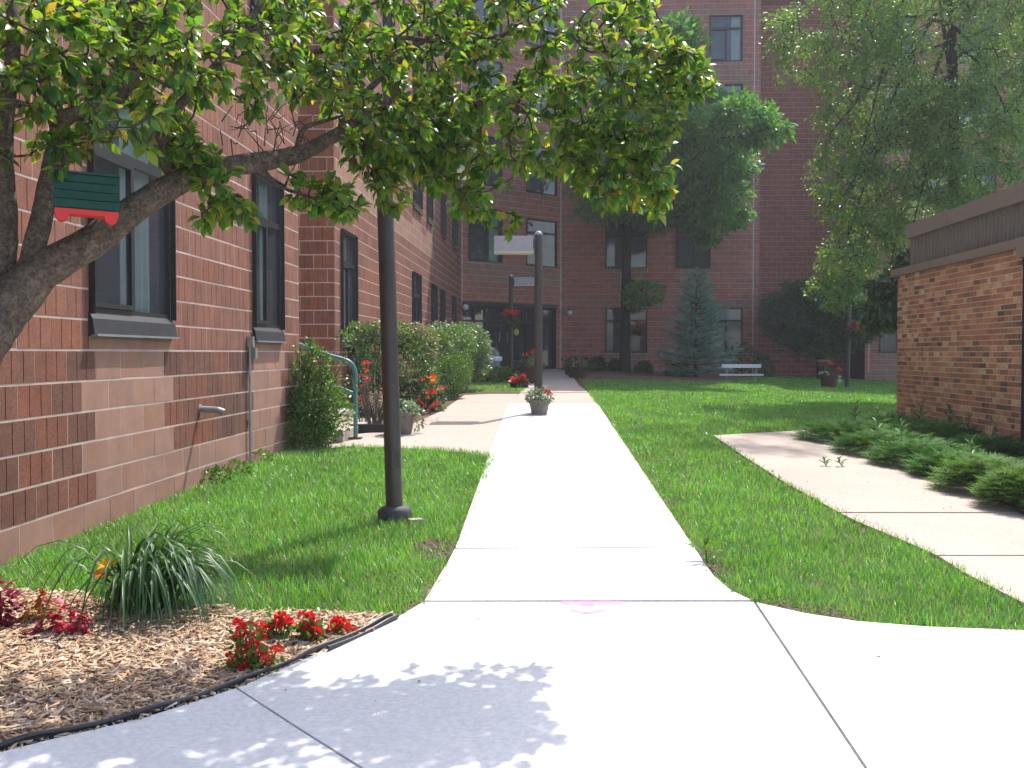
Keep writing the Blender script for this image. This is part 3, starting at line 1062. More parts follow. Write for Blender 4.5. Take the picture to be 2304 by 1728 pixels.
def window(parent, face, u, z, W, H, sill=True, curtain=None, blind=False, inset=0.0, transom=0.3, split=True, loc0=None, name='window', roomdepth=0.9):
    """dark framed window in an opening whose lower left corner is (u, z)"""
    key = (round(W, 3), round(H, 3), sill, curtain, blind, inset, transom, split, roomdepth)
    if key not in WIN_CACHE:
        t = 0.045
        fr = MB()
        y0, y1 = inset + .004, inset + 0.044
        ym, dp = (y0 + y1) / 2, y1 - y0
        fr.box((t / 2, ym, H / 2), (t, dp, H))
        fr.box((W - t / 2, ym, H / 2), (t, dp, H))
        fr.box((W / 2, ym, H - t / 2), (W - 2 * t - .002, dp, t))
        fr.box((W / 2, ym, t / 2), (W - 2 * t - .002, dp, t))
        panes = []
        zt = H * (1 - transom) if transom else H - t
        if transom:
            fr.box((W / 2, ym, zt), (W - 2 * t - .002, dp + .012, .065))
            panes.append((t, W - t, zt + .0325, H - t))
        if split:
            fr.box((W / 2, ym - .004, (t + zt - .03) / 2), (.06, dp, zt - .035 - t))
            # the sliding sash in front of the left half
            fr.box((W / 4 + .02, y0 - .002, t + .02), (W / 2 - t - .045, .04, .035))
            fr.box((W / 4 + .02, y0 - .002, zt - .055), (W / 2 - t - .045, .04, .03))
            panes.append((t, W / 2 - .03, t, zt - .03))
            panes.append((W / 2 + .03, W - t, t, zt - .03))
        else:
            panes.append((t, W - t, t, zt - .03 if transom else H - t))
        # reveal round the opening
        for c, d in (((-.006 + .003, inset / 2 - .02, H / 2), (.006, inset + .05, H)), ((W + .003, inset / 2 - .02, H / 2), (.006, inset + .05, H)), ((W / 2, inset / 2 - .02, H + .003), (W, inset + .05, .006))):
            fr.box(c, d)
        pm = []
        for (a, b, c, d) in panes:
            q = MB()
            q.add([(a, ym, c), (b, ym, c), (b, ym, d), (a, ym, d)], [(0, 1, 2, 3)])
            pm.append(q.mesh('pane'))
        sm = None
        if sill:
            q = MB()
            q.add([(-.02, inset, .012), (W + .02, inset, .012), (W + .02, -.03, -.03), (-.02, -.03, -.03), (-.02, -.045, -.13), (W + .02, -.045, -.13), (W + .02, .0, -.15), (-.02, .0, -.15), (-.02, inset, -.15), (W + .02, inset, -.15)],
                  [(0, 3, 2, 1), (3, 4, 5, 2), (4, 7, 6, 5), (0, 8, 7, 4, 3), (1, 2, 5, 6, 9)])
            q.cur = 1
            q.box((W / 2, -.04, -.139), (W + .03, .045, .016))
            sm = q.mesh('sill')
        rm = MB()
        y2, y3 = y1 + .005, y1 + roomdepth
        rm.add([(0, y2, 0), (W, y2, 0), (W, y2, H), (0, y2, H), (-.3, y3, 0), (W + .3, y3, 0), (W + .3, y3, H), (-.3, y3, H)],
               [(0, 4, 5, 1), (1, 5, 6, 2), (2, 6, 7, 3), (3, 7, 4, 0), (4, 7, 6, 5)])
        cm = []
        if curtain:
            for side in curtain:
                q = MB()
                wid = W * ({'c': .36, 'f': .9}.get(side, .28))
                a = {'l': t, 'r': W - t - wid, 'f': W * .05, 'c': W * .56}[side]
                nseg = max(8, int(wid / .03))
                vs = []
                for i in range(nseg + 1):
                    xx = a + wid * i / nseg
                    yy = y1 + .09 + .025 * math.sin(i * 1.5)
                    vs += [(xx, yy, t * .6), (xx, yy, H - t * .5)]
                q.add(vs, [(2 * i, 2 * i + 2, 2 * i + 3, 2 * i + 1) for i in range(nseg)])
                cm.append(q.mesh('curtain'))
        bm_ = None
        if blind:
            q = MB()
            q.add([(t, y1 + .04, H * .02), (W - t, y1 + .04, H * .02), (W - t, y1 + .04, H - t), (t, y1 + .04, H - t)], [(0, 1, 2, 3)])
            bm_ = q.mesh('blind')
        WIN_CACHE[key] = (fr.mesh('window'), pm, sm, rm.mesh('room'), cm, bm_)
    fm, pm, sm, rm, cm, bm_ = WIN_CACHE[key]
    M = Matrix((face.U, -face.N, Z3)).transposed().to_4x4()
    M.translation = face.pt(u, z, 0.035) - LOC[parent.name]
    w = link(name, fm, parent, M_FRAME)
    w.matrix_basis = M
    for p in pm:
        link('pane', p, w, M_GLASS)
    if sm:
        link('sill', sm, w, [M_SILL, M_GALV])
    link('room', rm, w, M_ROOM)
    for c in cm:
        link('curtain', c, w, M_CURT)
    if bm_:
        link('blind', bm_, w, M_BLIND)
    return w


# --- wing along the left: near part, recess with the side door, far part
XN, XF = -3.11, -3.27
f_near = Face((XN, 0, 0), (0, 1, 0), (1, 0, 0))
f_far = Face((XF, 0, 0), (0, 1, 0), (1, 0, 0))
YN_END, YF_ST, Y_COR = 12.25, 15.0, 34.5
SILLD = 0.15


def op_of(w):
    return (w[0], w[0] + w[2], w[1] - (SILLD if w[4] else 0), w[1] + w[3])


def u_at(face, px):
    d = ray(px / S, 700 / S)
    O2 = face.O + face.N * .035
    t = (O2 - CAM).dot(face.N) / d.dot(face.N)
    return (CAM + d * t - O2).dot(face.U)


# (u, z of glass bottom, W, H, sill, curtain)
UA, UB = u_at(f_near, 201), u_at(f_near, 384)
UC, UD = u_at(f_near, 568.5), u_at(f_near, 632)
print('windows', UA, UB, UC, UD)
zw0 = 1.71
wn_near = [(UA, zw0, UB - UA, 1.60, True, 'c'), (UC, zw0, UD - UC, 1.60, True, 'r'), (2.2, zw0, 1.4, 1.6, True, None),
           (UA, zw0 + 3.2, UB - UA, 1.60, True, None), (UC, zw0 + 3.2, UD - UC, 1.60, True, None)]
wn_far = []
for (p0, p1, z, c) in ((767, 800, 1.69, 'r'), (927.5, 945, 1.65, None), (970, 981, 1.61, None), (990, 999.4, 1.59, None), (1016.5, 1024, 1.57, None)):
    a = u_at(f_far, p0)
    wn_far.append((a, z, u_at(f_far, p1) - a, 1.60, True, c))
UPW = []
for (p0, p1) in ((767, 800), (864, 886), (930, 948), (960.6, 972), (992, 1001.5), (1018, 1027)):
    a = u_at(f_far, p0)
    UPW.append((a, u_at(f_far, p1) - a))
for (u, wd) in UPW:
    for k, zz in enumerate((4.82, 7.5, 10.1)):
        wn_far.append((u, zz, wd, 1.62, True, 'r' if (u < 20 and k == 0) else None))


def kind_near(u, z):
    if u < UB:
        if z < .471 or (UA < u < UB and z < 1.72):
            return 2
    elif z < .671 or (UC < u < UD and z < 1.72):
        return 2
    return 1 if z < 1.471 else 0


def kind_far(u, z):
    if z < .871:
        return 2
    if 3.87 < z < 4.27 and u < 26.95:
        return 2
    for (a, wd) in UPW[:4]:
        if a < u < a + wd and 4.2 < z < 4.7:
            return 2
    if 6.67 < z < 6.87 and u < 26.95:
        return 2
    return 0


wing = MB()
opn = [op_of(w) for w in wn_near]
opf = [op_of(w) for w in wn_far]
wing_near = lay_back('wing_wall', f_near, 0.4, YN_END, -.2, 9.0, opn, bld)
lay_wall(f_near, 0.4, YN_END, 0.071, 5.5, .2, .40, opn, kind_near, .0145)
wing_far = lay_back('wing_wall', f_far, YF_ST, Y_COR, 0, 15.5, opf, bld)
lay_wall(f_far, YF_ST, Y_COR, .271, 13.0, .2, .40, opf, kind_far, .0155, depth=.035)
# recess: end wall facing the camera, back wall with the side door, return of the near part
f_rec = Face((XF - 2.2, YF_ST, 0), (1, 0, 0), (0, -1, 0))
rec = lay_back('recess_wall', f_rec, 0, 2.2, 0, 15.5, [], bld)
lay_wall(f_rec, 0, 2.2 + .035, .271, 8.0, .2, .40, [], lambda u, z: 2 if z < .7 else (1 if z < 1.471 else 0), .015, shift=.13)
f_ret = Face((XN, YN_END, 0), (-1, 0, 0), (0, 1, 0))
lay_back('recess_wall', f_ret, 0, 2.4, 0, 15.5, [], bld)
f_rb = Face((XF - 2.2, YN_END, 0), (0, 1, 0), (1, 0, 0))
lay_back('recess_wall', f_rb, -.2, YF_ST - YN_END + .1, 0, 15.5, [(.6, 1.6, .9, 3.0)], bld)
# walls above what the picture shows, and roofs
mb = MB()
mb.add([f_near.pt(.4, 9.0, .027), f_near.pt(YN_END, 9.0, .027), f_near.pt(YN_END, 15.5, .027), f_near.pt(.4, 15.5, .027)], [(0, 1, 2, 3)])
for (x0, x1, y0, y1, zt) in ((-16, XN, .4, 15.0, 15.5), (-16, XF, 15.0, 45, 15.5)):
    mb.add([(x0, y0, zt), (x1, y0, zt), (x1, y1, zt), (x0, y1, zt)], [(0, 1, 2, 3)])
mb.add([(-16, .4, -.2), (XN, .4, -.2), (XN, .4, 15.5), (-16, .4, 15.5)], [(0, 1, 2, 3)])
mb.add([(XF, Y_COR, 13), (XF, 45, 13), (XF, 45, 15.5), (XF, Y_COR, 15.5)], [(0, 1, 2, 3)])
mb.part('roof', M_MORTAR, bld)
for w in wn_near:
    window(bld, f_near, w[0], w[1], w[2], w[3], w[4], w[5])
for w in wn_far:
    window(bld, f_far, w[0], w[1], w[2], w[3], w[4], w[5])

# --- entrance wall at 45 degrees
DG = math.sqrt(.5)
f_ent = Face((XF, Y_COR, 0), (DG, DG, 0), (DG, -DG, 0))
ENT_L = 4.71
f_tow = Face((0.06, 37.83, 0), (1, 0, 0), (0, -1, 0))


def on_face(face, x, y):
    """pixel of the photograph -> (u, z) on a wall plane"""
    d = ray(x / S, y / S)
    t = (face.O - CAM).dot(face.N) / d.dot(face.N)
    p = CAM + d * t
    return (p - face.O).dot(face.U), p.z


def win_px(face, x0, x1, ytop, H=1.62):
    u0, z0 = on_face(face, x0, ytop)
    u1, _ = on_face(face, x1, ytop)
    return u0, z0 - H, u1 - u0, H


ent_w = []
for (x0, x1, yt) in ((1053, 1127, 474), (1183, 1250, 491)):
    u, z, W, H = win_px(f_ent, x0, x1, yt, 1.66)
    for k in range(4):
        ent_w.append((u, z + k * 2.56, W, H, False, 'r' if (k == 0 and x0 < 1100) else None))
du0, dz1 = on_face(f_ent, 1040, 683)
du1, _ = on_face(f_ent, 1250, 683)
door_op = (du0, du1, .5, dz1)
ope = [op_of(w) for w in ent_w] + [door_op]
ent = lay_back('entrance_wall', f_ent, 0, ENT_L, 0, ZTOP_FRONT, ope, bld)
lay_wall(f_ent, 0.03, ENT_L - .03, .671, ZTOP_FRONT, .2, .40, ope, lambda u, z: 2 if (abs(z - 4.25) < .3 and u > .3) else 3, .013, depth=.03)
for w in ent_w:
    window(bld, f_ent, w[0], w[1], w[2], w[3], w[4], w[5], transom=.28)

# --- tower, recess beside it, wall on the right
XT1 = (f_tow.pt(0, 0)).x
u_c, _ = on_face(f_tow, 1708, 400)
XC = f_tow.O.x + u_c
f_slot = Face((XC, 40.4, 0), (1, 0, 0), (0, -1, 0))
u_r, _ = on_face(f_tow, 1946, 800)
XR = f_tow.O.x + u_r
f_rgt = Face((XR, 37.83, 0), (1, 0, 0), (0, -1, 0))
CT, BT = .1945, .389
tow_w = []
for (x0, x1, tops, bl_) in ((1597, 1670, (36, 191, 693), True), (1522, 1598, (348, 503), False), (1363, 1456, (693, 503, 348, 191), False)):
    for yt in tops:
        u, z, W, H = win_px(f_tow, x0, x1, yt, 1.62)
        tow_w.append((u, z, W, H, False, 'r' if yt == 36 else None, bl_ and yt != 36))
rgt_w = []
for (x0, x1, tops) in ((1979, 2058, (40, 196, 693)), (2054, 2136, (351,)), (2160, 2240, (40, 196, 351, 505))):
    for yt in tops:
        u, z, W, H = win_px(f_rgt, x0, x1, yt, 1.62)
        rgt_w.append((u, z, W, H, False, None, yt == 196))
opt = [op_of(w) for w in tow_w]
opr = [op_of(w) for w in rgt_w]


def kind_tow(ws):
    def k(u, z):
        for w in ws:
            if w[0] < u < w[0] + w[2] and w[1] - .8 < z < w[1] + .1:
                return 2
        if z < .9:
            return 2
        for w in ws:
            if abs(z - w[1] - w[3] - .12) < .1:
                return 2
        return 3
    return k


UW = u_c
tw = lay_back('tower_wall', f_tow, 0, UW, 0, ZTOP_FRONT, opt, bld)
lay_wall(f_tow, 0.03, UW + .03, .5, ZTOP_FRONT, CT, BT, opt, kind_tow(tow_w), .014, False, depth=.03)
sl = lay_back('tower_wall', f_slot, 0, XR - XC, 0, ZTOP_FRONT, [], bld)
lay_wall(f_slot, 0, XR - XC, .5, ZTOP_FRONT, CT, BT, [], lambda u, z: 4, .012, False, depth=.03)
rg = lay_back('tower_wall', f_rgt, 0, 9.5, 0, ZTOP_FRONT, opr, bld)
lay_wall(f_rgt, 0, 9.5, .3, ZTOP_FRONT, CT, BT, opr, kind_tow(rgt_w), .014, False, depth=.03)
for (fc, ws) in ((f_tow, tow_w), (f_rgt, rgt_w)):
    for w in ws:
        window(bld, fc, w[0], w[1], w[2], w[3], w[4], w[5], blind=w[6], transom=.28)
# upper walls, returns and roofs of the tower
mb = MB()


def quad(a, b, z0, z1):
    mb.add([(a[0], a[1], z0), (b[0], b[1], z0), (b[0], b[1], z1), (a[0], a[1], z1)], [(0, 1, 2, 3)])


ent_e = (0.06, 37.8)
HT, HP, HR = 21.8, 26.0, 19.0
quad((XF, Y_COR), ent_e, ZTOP_FRONT, HT)
quad((0.06, 37.8), (XC, 37.8), ZTOP_FRONT, HT)
quad((XC, 37.8), (XC, 40.4), 0, HT)
quad((XC, 40.37), (XR, 40.37), ZTOP_FRONT, HR)
quad((XR, 40.4), (XR, 37.8), 0, HR)
quad((XR, 37.8), (XR + 9.5, 37.8), ZTOP_FRONT, HR)
quad((XR + 9.5, 37.8), (XR + 9.5, 52), 0, HR)
mb.add([(XF, Y_COR, HT), (0.06, 37.8, HT), (XC, 37.8, HT), (XC, 52, HT), (XF, 52, HT)], [(0, 1, 2, 3, 4)])
mb.add([(XC, 40.4, HR), (XR, 40.4, HR), (XR, 37.8, HR), (XR + 9.5, 37.8, HR), (XR + 9.5, 52, HR), (XC, 52, HR)], [(0, 1, 2, 3, 4, 5)])
mb.box((7.9, 41.2, (HT + HP) / 2 - 1), (1.9, 6.0, HP - HT + 2))
quad((XF, Y_COR), (XF, 52), 15.5, HT)
mb.part('roof', surf('plain_red_wall', [(0.22, 0.09, 0.07)], 0.9, 3, 0.2), bld)
# pale vertical movement joints
for fc, xp_ in ((f_tow, 1695), (f_rgt, 1957)):
    u, _ = on_face(fc, xp_, 500)
    mb = MB()
    mb.add([fc.pt(u - .018, .75, .036), fc.pt(u + .018, .75, .036), fc.pt(u + .018, ZTOP_FRONT, .036), fc.pt(u - .018, ZTOP_FRONT, .036)], [(0, 1, 2, 3)])
    mb.part('movement_joint', M_JOINT, bld)
mb = MB()
for fc, u in ((f_ent, .05), (f_ent, ENT_L - .06)):
    mb.add([fc.pt(u - .012, 3.1 if u < 1 else .8, .037), fc.pt(u + .012, 3.1 if u < 1 else .8, .037), fc.pt(u + .012, ZTOP_FRONT, .037), fc.pt(u - .012, ZTOP_FRONT, .037)], [(0, 1, 2, 3)])
mb.part('movement_joint', M_JOINT, bld)

# --- entrance: frames, two doors, glass, dark lobby
zf = gz(-1, 35.5) + .02
H_D = dz1 - zf
mbs = [du0, on_face(f_ent, 1072, 683)[0], on_face(f_ent, 1098, 683)[0], on_face(f_ent, 1136, 683)[0], on_face(f_ent, 1183, 683)[0], on_face(f_ent, 1191, 683)[0], du1]
MF = Matrix((f_ent.U, -f_ent.N, Z3)).transposed().to_4x4()
MF.translation = f_ent.pt(0, zf, 0.03) - LOC[bld.name]
fr = MB()
for u in mbs:
    fr.box((u, .2, H_D / 2), (.07, .1, H_D))
fr.box(((du0 + du1) / 2, .2, H_D - .05), (du1 - du0 - .001, .105, .11))
fr.box(((du0 + du1) / 2, .2, H_D - .55), (du1 - du0 - .001, .09, .06))
fr.box(((du0 + du1) / 2, .2, .06), (du1 - du0 - .001, .09, .12))
fr.box(((du0 + du1) / 2, -.02, H_D + .02), (du1 - du0 + .05, .06, .14))
fr.box((du0 - .004, .12, H_D / 2), (.02, .24, H_D))
fr.box((du1 + .004, .12, H_D / 2), (.02, .24, H_D))
eo = link('entrance_frame', fr.mesh('entrance_frame'), bld, M_FRAME)
eo.matrix_basis = MF
for i, (a, b) in enumerate(zip(mbs[:-1], mbs[1:])):
    if b - a < .25:
        continue
    isdoor = i in (2, 3)
    if isdoor:
        d = MB()
        w_ = b - a - .08
        x0 = a + .04
        for c, s_ in (((x0 + .05, .2, (H_D - .6) / 2 + .06), (.09, .05, H_D - .72)), ((x0 + w_ - .05, .2, (H_D - .6) / 2 + .06), (.09, .05, H_D - .72)), ((x0 + w_ / 2, .2, .22), (w_ - .2, .05, .2)), ((x0 + w_ / 2, .2, H_D - .68), (w_ - .2, .05, .09)), ((x0 + w_ / 2, .2, 1.0), (w_ - .2, .05, .07))):
            d.box(c, s_)
        do = link('entrance_door', d.mesh('entrance_door'), bld, M_FRAME)
        do.matrix_basis = MF
        h = MB()
        hx = x0 + (w_ - .14 if i == 2 else .14)
        h.tube([(hx, .13, .95), (hx, .10, 1.0), (hx, .10, 1.25), (hx, .13, 1.3)], .014, 8)
        link('handle', h.mesh('handle'), do, M_GALV)
        par = do
    else:
        par = eo
    q = MB()
    q.add([(a + .03, .205, .1), (b - .03, .205, .1), (b - .03, .205, H_D - .58), (a + .03, .205, H_D - .58)], [(0, 1, 2, 3)])
    link('pane', q.mesh('pane'), par, M_DOORGLASS)
    q = MB()
    q.add([(a + .03, .205, H_D - .52), (b - .03, .205, H_D - .52), (b - .03, .205, H_D - .1), (a + .03, .205, H_D - .1)], [(0, 1, 2, 3)])
    link('pane', q.mesh('pane'), eo, M_DOORGLASS)
q = MB()
q.add([(du0 - .2, .27, -.05), (du1 + .2, .27, -.05), (du1 + .2, .27, H_D), (du0 - .2, .27, H_D), (du0 - .2, 2.6, -.05), (du1 + .2, 2.6, -.05), (du1 + .2, 2.6, H_D), (du0 - .2, 2.6, H_D)],
      [(0, 4, 5, 1), (1, 5, 6, 2), (2, 6, 7, 3), (3, 7, 4, 0), (4, 7, 6, 5)])
link('lobby', q.mesh('lobby'), eo, M_ROOM)
q = MB()
q.box((du0 + .62, .42, H_D / 2), (.28, .1, H_D - .1))
link('lobby_panel', q.mesh('lobby_panel'), eo, surf('tan_panel', [(0.42, 0.26, 0.18)], 0.8, 3, 0.2))
q = MB()
q.lathe([(.12, -.004), (.12, .004)], (0, 0, 0), 14)
yd = link('door_notice', q.mesh('door_notice'), eo, surf('yellow_notice', [(0.6, 0.5, 0.06)], 0.6, 20, 0.2))
_u, _z = on_face(f_ent, 1166, 747)
yd.matrix_basis = Matrix.Translation((_u, .12, _z - zf)) @ Matrix.Rotation(rad(90), 4, 'X')
tag(yd, 'round yellow notice on the door glass')

# --- blocks become objects: the 300 that show largest one by one, the rest joined
print('blocks', len(CAND))


def shows(c):
    face, r = c[0], c[1]
    p = face.pt((r[0] + r[1]) / 2, (r[2] + r[3]) / 2, .05)
    q = project(p)
    if q is None or not (-5 < q[0] < 2217 and -5 < q[1] < 1664):
        return 0.0
    v = (CAM - p).normalized()
    return (r[1] - r[0]) * (r[3] - r[2]) * max(0.0, v.dot(face.N)) / (q[2] ** 2)


sc_ = [shows(c) for c in CAND]
order = sorted(range(len(CAND)), key=lambda i: -sc_[i])
single = set(order[:300])
BM_CACHE = {}
BMATS = [M_RIB, M_RIBD, M_SMOOTH, M_TOW, M_TOWD]
rest = {}
parents = {id(f_near): wing_near, id(f_far): wing_far, id(f_rec): rec, id(f_ent): ent, id(f_tow): tw, id(f_slot): sl, id(f_rgt): rg}
for i, (face, r, j, rib, depth, ul, blen, kd) in enumerate(CAND):
    dz = random.uniform(-.0004, .0022)
    if i in single:
        key = (round(r[1] - r[0], 3), round(r[3] - r[2], 3), round(ul - r[0], 3), rib, kd, round(j, 3))
        if key not in BM_CACHE:
            vs, fs = block_shape(0, r[1] - r[0], 0, r[3] - r[2], j, rib, depth, ul - r[0], blen, 0)
            m = MB()
            m.add(vs, fs)
            BM_CACHE[key] = m.mesh('block')
        par = parents[id(face)]
        o = link('block', BM_CACHE[key], par, BMATS[kd])
        M = Matrix((face.U, face.N, Z3)).transposed().to_4x4()
        M.translation = face.pt(r[0], r[2], dz) - LOC[par.name]
        o.matrix_basis = M
    else:
        vs, fs = block_shape(r[0], r[1], r[2], r[3], j, rib and sc_[i] > 0 and face in (f_near, f_far, f_rec), depth, ul, blen, dz)
        m = rest.setdefault(id(face), MB())
        m.cur = kd
        m.add([face.pt(a, c, b) for a, b, c in vs], fs)
for k, (fc_, m) in MORT.items():
    m.part('mortar_joints', M_MORTAR, parents[k])['kind'] = 'stuff'
for k, m in rest.items():
    o = m.part('far_blocks', BMATS, parents[k])
    o['kind'] = 'stuff'

# ================================================================== BRICK ANNEX ON THE RIGHT
XA, YA0, YA1 = 5.1, 11.72, 15.9
annex = thing('brick_annex', 'low multicoloured brick annex with ribbed taupe metal fascia at the right', 'building', (XA, YA1, .28))
f_ax = Face((XA, YA1, 0), (0, -1, 0), (-1, 0, 0))
LA = YA1 - YA0
ZB = 2.60
bw = lay_back('brick_wall', f_ax, 0, LA, -.1, ZB, [], annex, m=M_BMORTAR)
mb = MB()
quad((XA - .027, YA1 - .005), (XA + 8, YA1 - .005), -.2, 2.58)
mb.part('side_wall', MATS['brick_mortar'], annex)
mb = MB()
quad((XA - .02, YA0), (XA + 1.5, YA0), -.2, 2.58)
mb.part('side_wall', M_FRAME, annex)
CB, BB = .0672, .203
# photographed courses are not one clean bond: some headers mixed in
bricks = []
k = 0
z = .06
while z < ZB - .02:
    u = -.10 if k % 2 else 0.0
    while u < LA:
        L = BB if random.random() > .16 else BB / 2
        a, b = max(u, -.03), min(u + L, LA)
        if b - a > .03:
            bricks.append((a, b, z, min(z + CB, ZB)))
        u += L
    z += CB
    k += 1


def bshow(r):
    p = f_ax.pt((r[0] + r[1]) / 2, (r[2] + r[3]) / 2, .03)
    q = project(p)
    if q is None or not (0 < q[0] < 2212):
        return 0
    if p.z < .45:
        return 0
    v = (CAM - p).normalized()
    return (r[1] - r[0]) * (r[3] - r[2]) * v.dot(f_ax.N) / q[2] ** 2


bo = sorted(range(len(bricks)), key=lambda i: -bshow(bricks[i]))
bs = set(bo[:300])
rest_b = MB()
for i, r in enumerate(bricks):
    dz = random.uniform(-.0004, .003)
    if i in bs:
        key = ('brick', round(r[1] - r[0], 3), round(r[3] - r[2], 3))
        if key not in BM_CACHE:
            vs, fs = block_shape(0, r[1] - r[0], 0, r[3] - r[2], .011, False, .034, 0, BB, 0)
            BM_CACHE[key] = MB().add(vs, fs).mesh('brick')
        o = link('brick', BM_CACHE[key], bw, M_BRICK)
        M = Matrix((f_ax.U, f_ax.N, Z3)).transposed().to_4x4()
        M.translation = f_ax.pt(r[0], r[2], dz) - LOC[bw.name]
        o.matrix_basis = M
    else:
        vs, fs = block_shape(r[0], r[1], r[2], r[3], .011, False, .034, 0, BB, dz)
        rest_b.add([f_ax.pt(a, c, b) for a, b, c in vs], fs)
mo = MB()
for r in bricks:
    h, d = .0065, .0336
    mo.add([f_ax.pt(r[0], r[2] - h, d), f_ax.pt(r[1], r[2] - h, d), f_ax.pt(r[1], r[2] + h, d), f_ax.pt(r[0], r[2] + h, d)], [(0, 1, 2, 3)])
    mo.add([f_ax.pt(r[0] - h, r[2] + h, d), f_ax.pt(r[0] + h, r[2] + h, d), f_ax.pt(r[0] + h, r[3] - h, d), f_ax.pt(r[0] - h, r[3] - h, d)], [(0, 1, 2, 3)])
mo.part('mortar_joints', M_BMORTAR, bw)['kind'] = 'stuff'
rest_b.part('small_bricks', M_BRICK, bw)['kind'] = 'stuff'

# cap over the bricks, ribbed fascia, coping, roof
cap = MB()
cap.box((XA + .10, (YA0 + YA1) / 2 + .13, ZB + .055), (.36, LA + .18, .11))
cap.part('wall_cap', M_TAUPE, annex)
lip = MB()
lip.box((XA - .085, (YA0 + YA1) / 2 + .13, ZB + .008), (.02, LA + .19, .016))
lip.part('cap_lip', M_TAUPE, annex)
fas = MB()
quad_ = [(XA + .12, YA1 - .08), (XA + .12, 6.0)]
fas.add([(XA + .13, YA1 - .08, ZB + .1), (XA + .13, 6.0, ZB + .1), (XA + .13, 6.0, 3.2), (XA + .13, YA1 - .08, 3.2)], [(0, 1, 2, 3)])
fas.add([(XA + .13, YA1 - .08, ZB + .1), (XA + 8, YA1 - .08, ZB + .1), (XA + 8, YA1 - .08, 3.2), (XA + .13, YA1 - .08, 3.2)], [(0, 1, 2, 3)])
fascia = fas.part('fascia', M_RIBMETAL, annex)
ribm = MB().add([(0, -.035, 0), (-.035, -.02, 0), (-.035, .02, 0), (0, .035, 0), (0, -.035, .50), (-.035, -.02, .50), (-.035, .02, .50), (0, .035, .50)],
                [(0, 1, 5, 4), (1, 2, 6, 5), (2, 3, 7, 6), (3, 2, 1, 0)]).mesh('rib')
y = YA1 - .14
while y > 10.6:
    o = link('rib', ribm, fascia, M_RIBMETAL)
    o.location = Vector((XA + .13, y, ZB + .11)) - LOC[fascia.name]
    y -= .115
cp = MB()
cp.box((XA + .17, (YA1 + 6.0) / 2 + .0, 3.25), (.24, YA1 - 6.0 - .1, .20))
cp.box((XA + 4.1, YA1 - .10, 3.25), (7.6, .24, .198))
cop = cp.part('coping', M_TAUPE, annex)
for yy in (14.2, 12.1, 10.0):
    MB().box((XA + .17, yy, 3.25), (.246, .05, .206)).part('coping_joint', M_TAUPE, cop)
rf = MB()
rf.box((XA + 4.2, (YA1 + 6) / 2, 3.1), (8, YA1 - 6.2, .1))
rf.part('roof', M_TAUPE, annex)
# header box and window strip beyond the brickwork
hb = MB()
hb.box((XA + .10, YA0 - .80, ZB + .0), (.42, 1.55, .22))
hb.part('window_header', M_TAUPE, annex)
wf = MB()
XW = XA + .06
for yy in (YA0 - .05, YA0 - 1.2, YA0 - 2.4):
    wf.box((XW, yy, 1.35), (.12, .09, 2.3))
for zz in (.28, .62, 1.0, 2.44):
    wf.box((XW + .01, YA0 - 1.25, zz), (.10, 2.32, .07))
w_ = wf.part('window', M_FRAME, annex)
for (z0, z1) in ((.315, .585), (.655, .965), (1.035, 2.405)):
    for (a, b) in ((YA0 - .095, YA0 - 1.155), (YA0 - 1.245, YA0 - 2.355)):
        MB().add([(XW, a, z0), (XW, b, z0), (XW, b, z1), (XW, a, z1)], [(0, 1, 2, 3)]).part('pane', M_GLASS, w_)
rm = MB()
rm.add([(XW + .1, YA0, .2), (XW + .1, YA0 - 2.6, .2), (XW + .1, YA0 - 2.6, 2.6), (XW + .1, YA0, 2.6), (XW + 2, YA0, .2), (XW + 2, YA0 - 2.6, .2), (XW + 2, YA0 - 2.6, 2.6), (XW + 2, YA0, 2.6)],
       [(0, 4, 5, 1), (1, 5, 6, 2), (2, 6, 7, 3), (3, 7, 4, 0), (4, 7, 6, 5)])
rm.part('room', M_ROOM, w_)
# hose tap low on the brick wall
p = xp(2103, 935, XA - .04)
t = thing('hose_tap', 'small black hose tap low on the brick wall above the junipers', 'tap', p)
MB().tube([p + Vector((.05, 0, 0)), p + Vector((-.09, 0, 0)), p + Vector((-.11, 0, -.06))], .016, 8).part('spout', M_FRAME, t)
MB().lathe([(.03, 0), (.034, .008), (.03, .016)], p + Vector((-.05, 0, .035)), 10).part('handle', M_FRAME, t)

# ================================================================== STREET LAMPS
MP = M_POLE


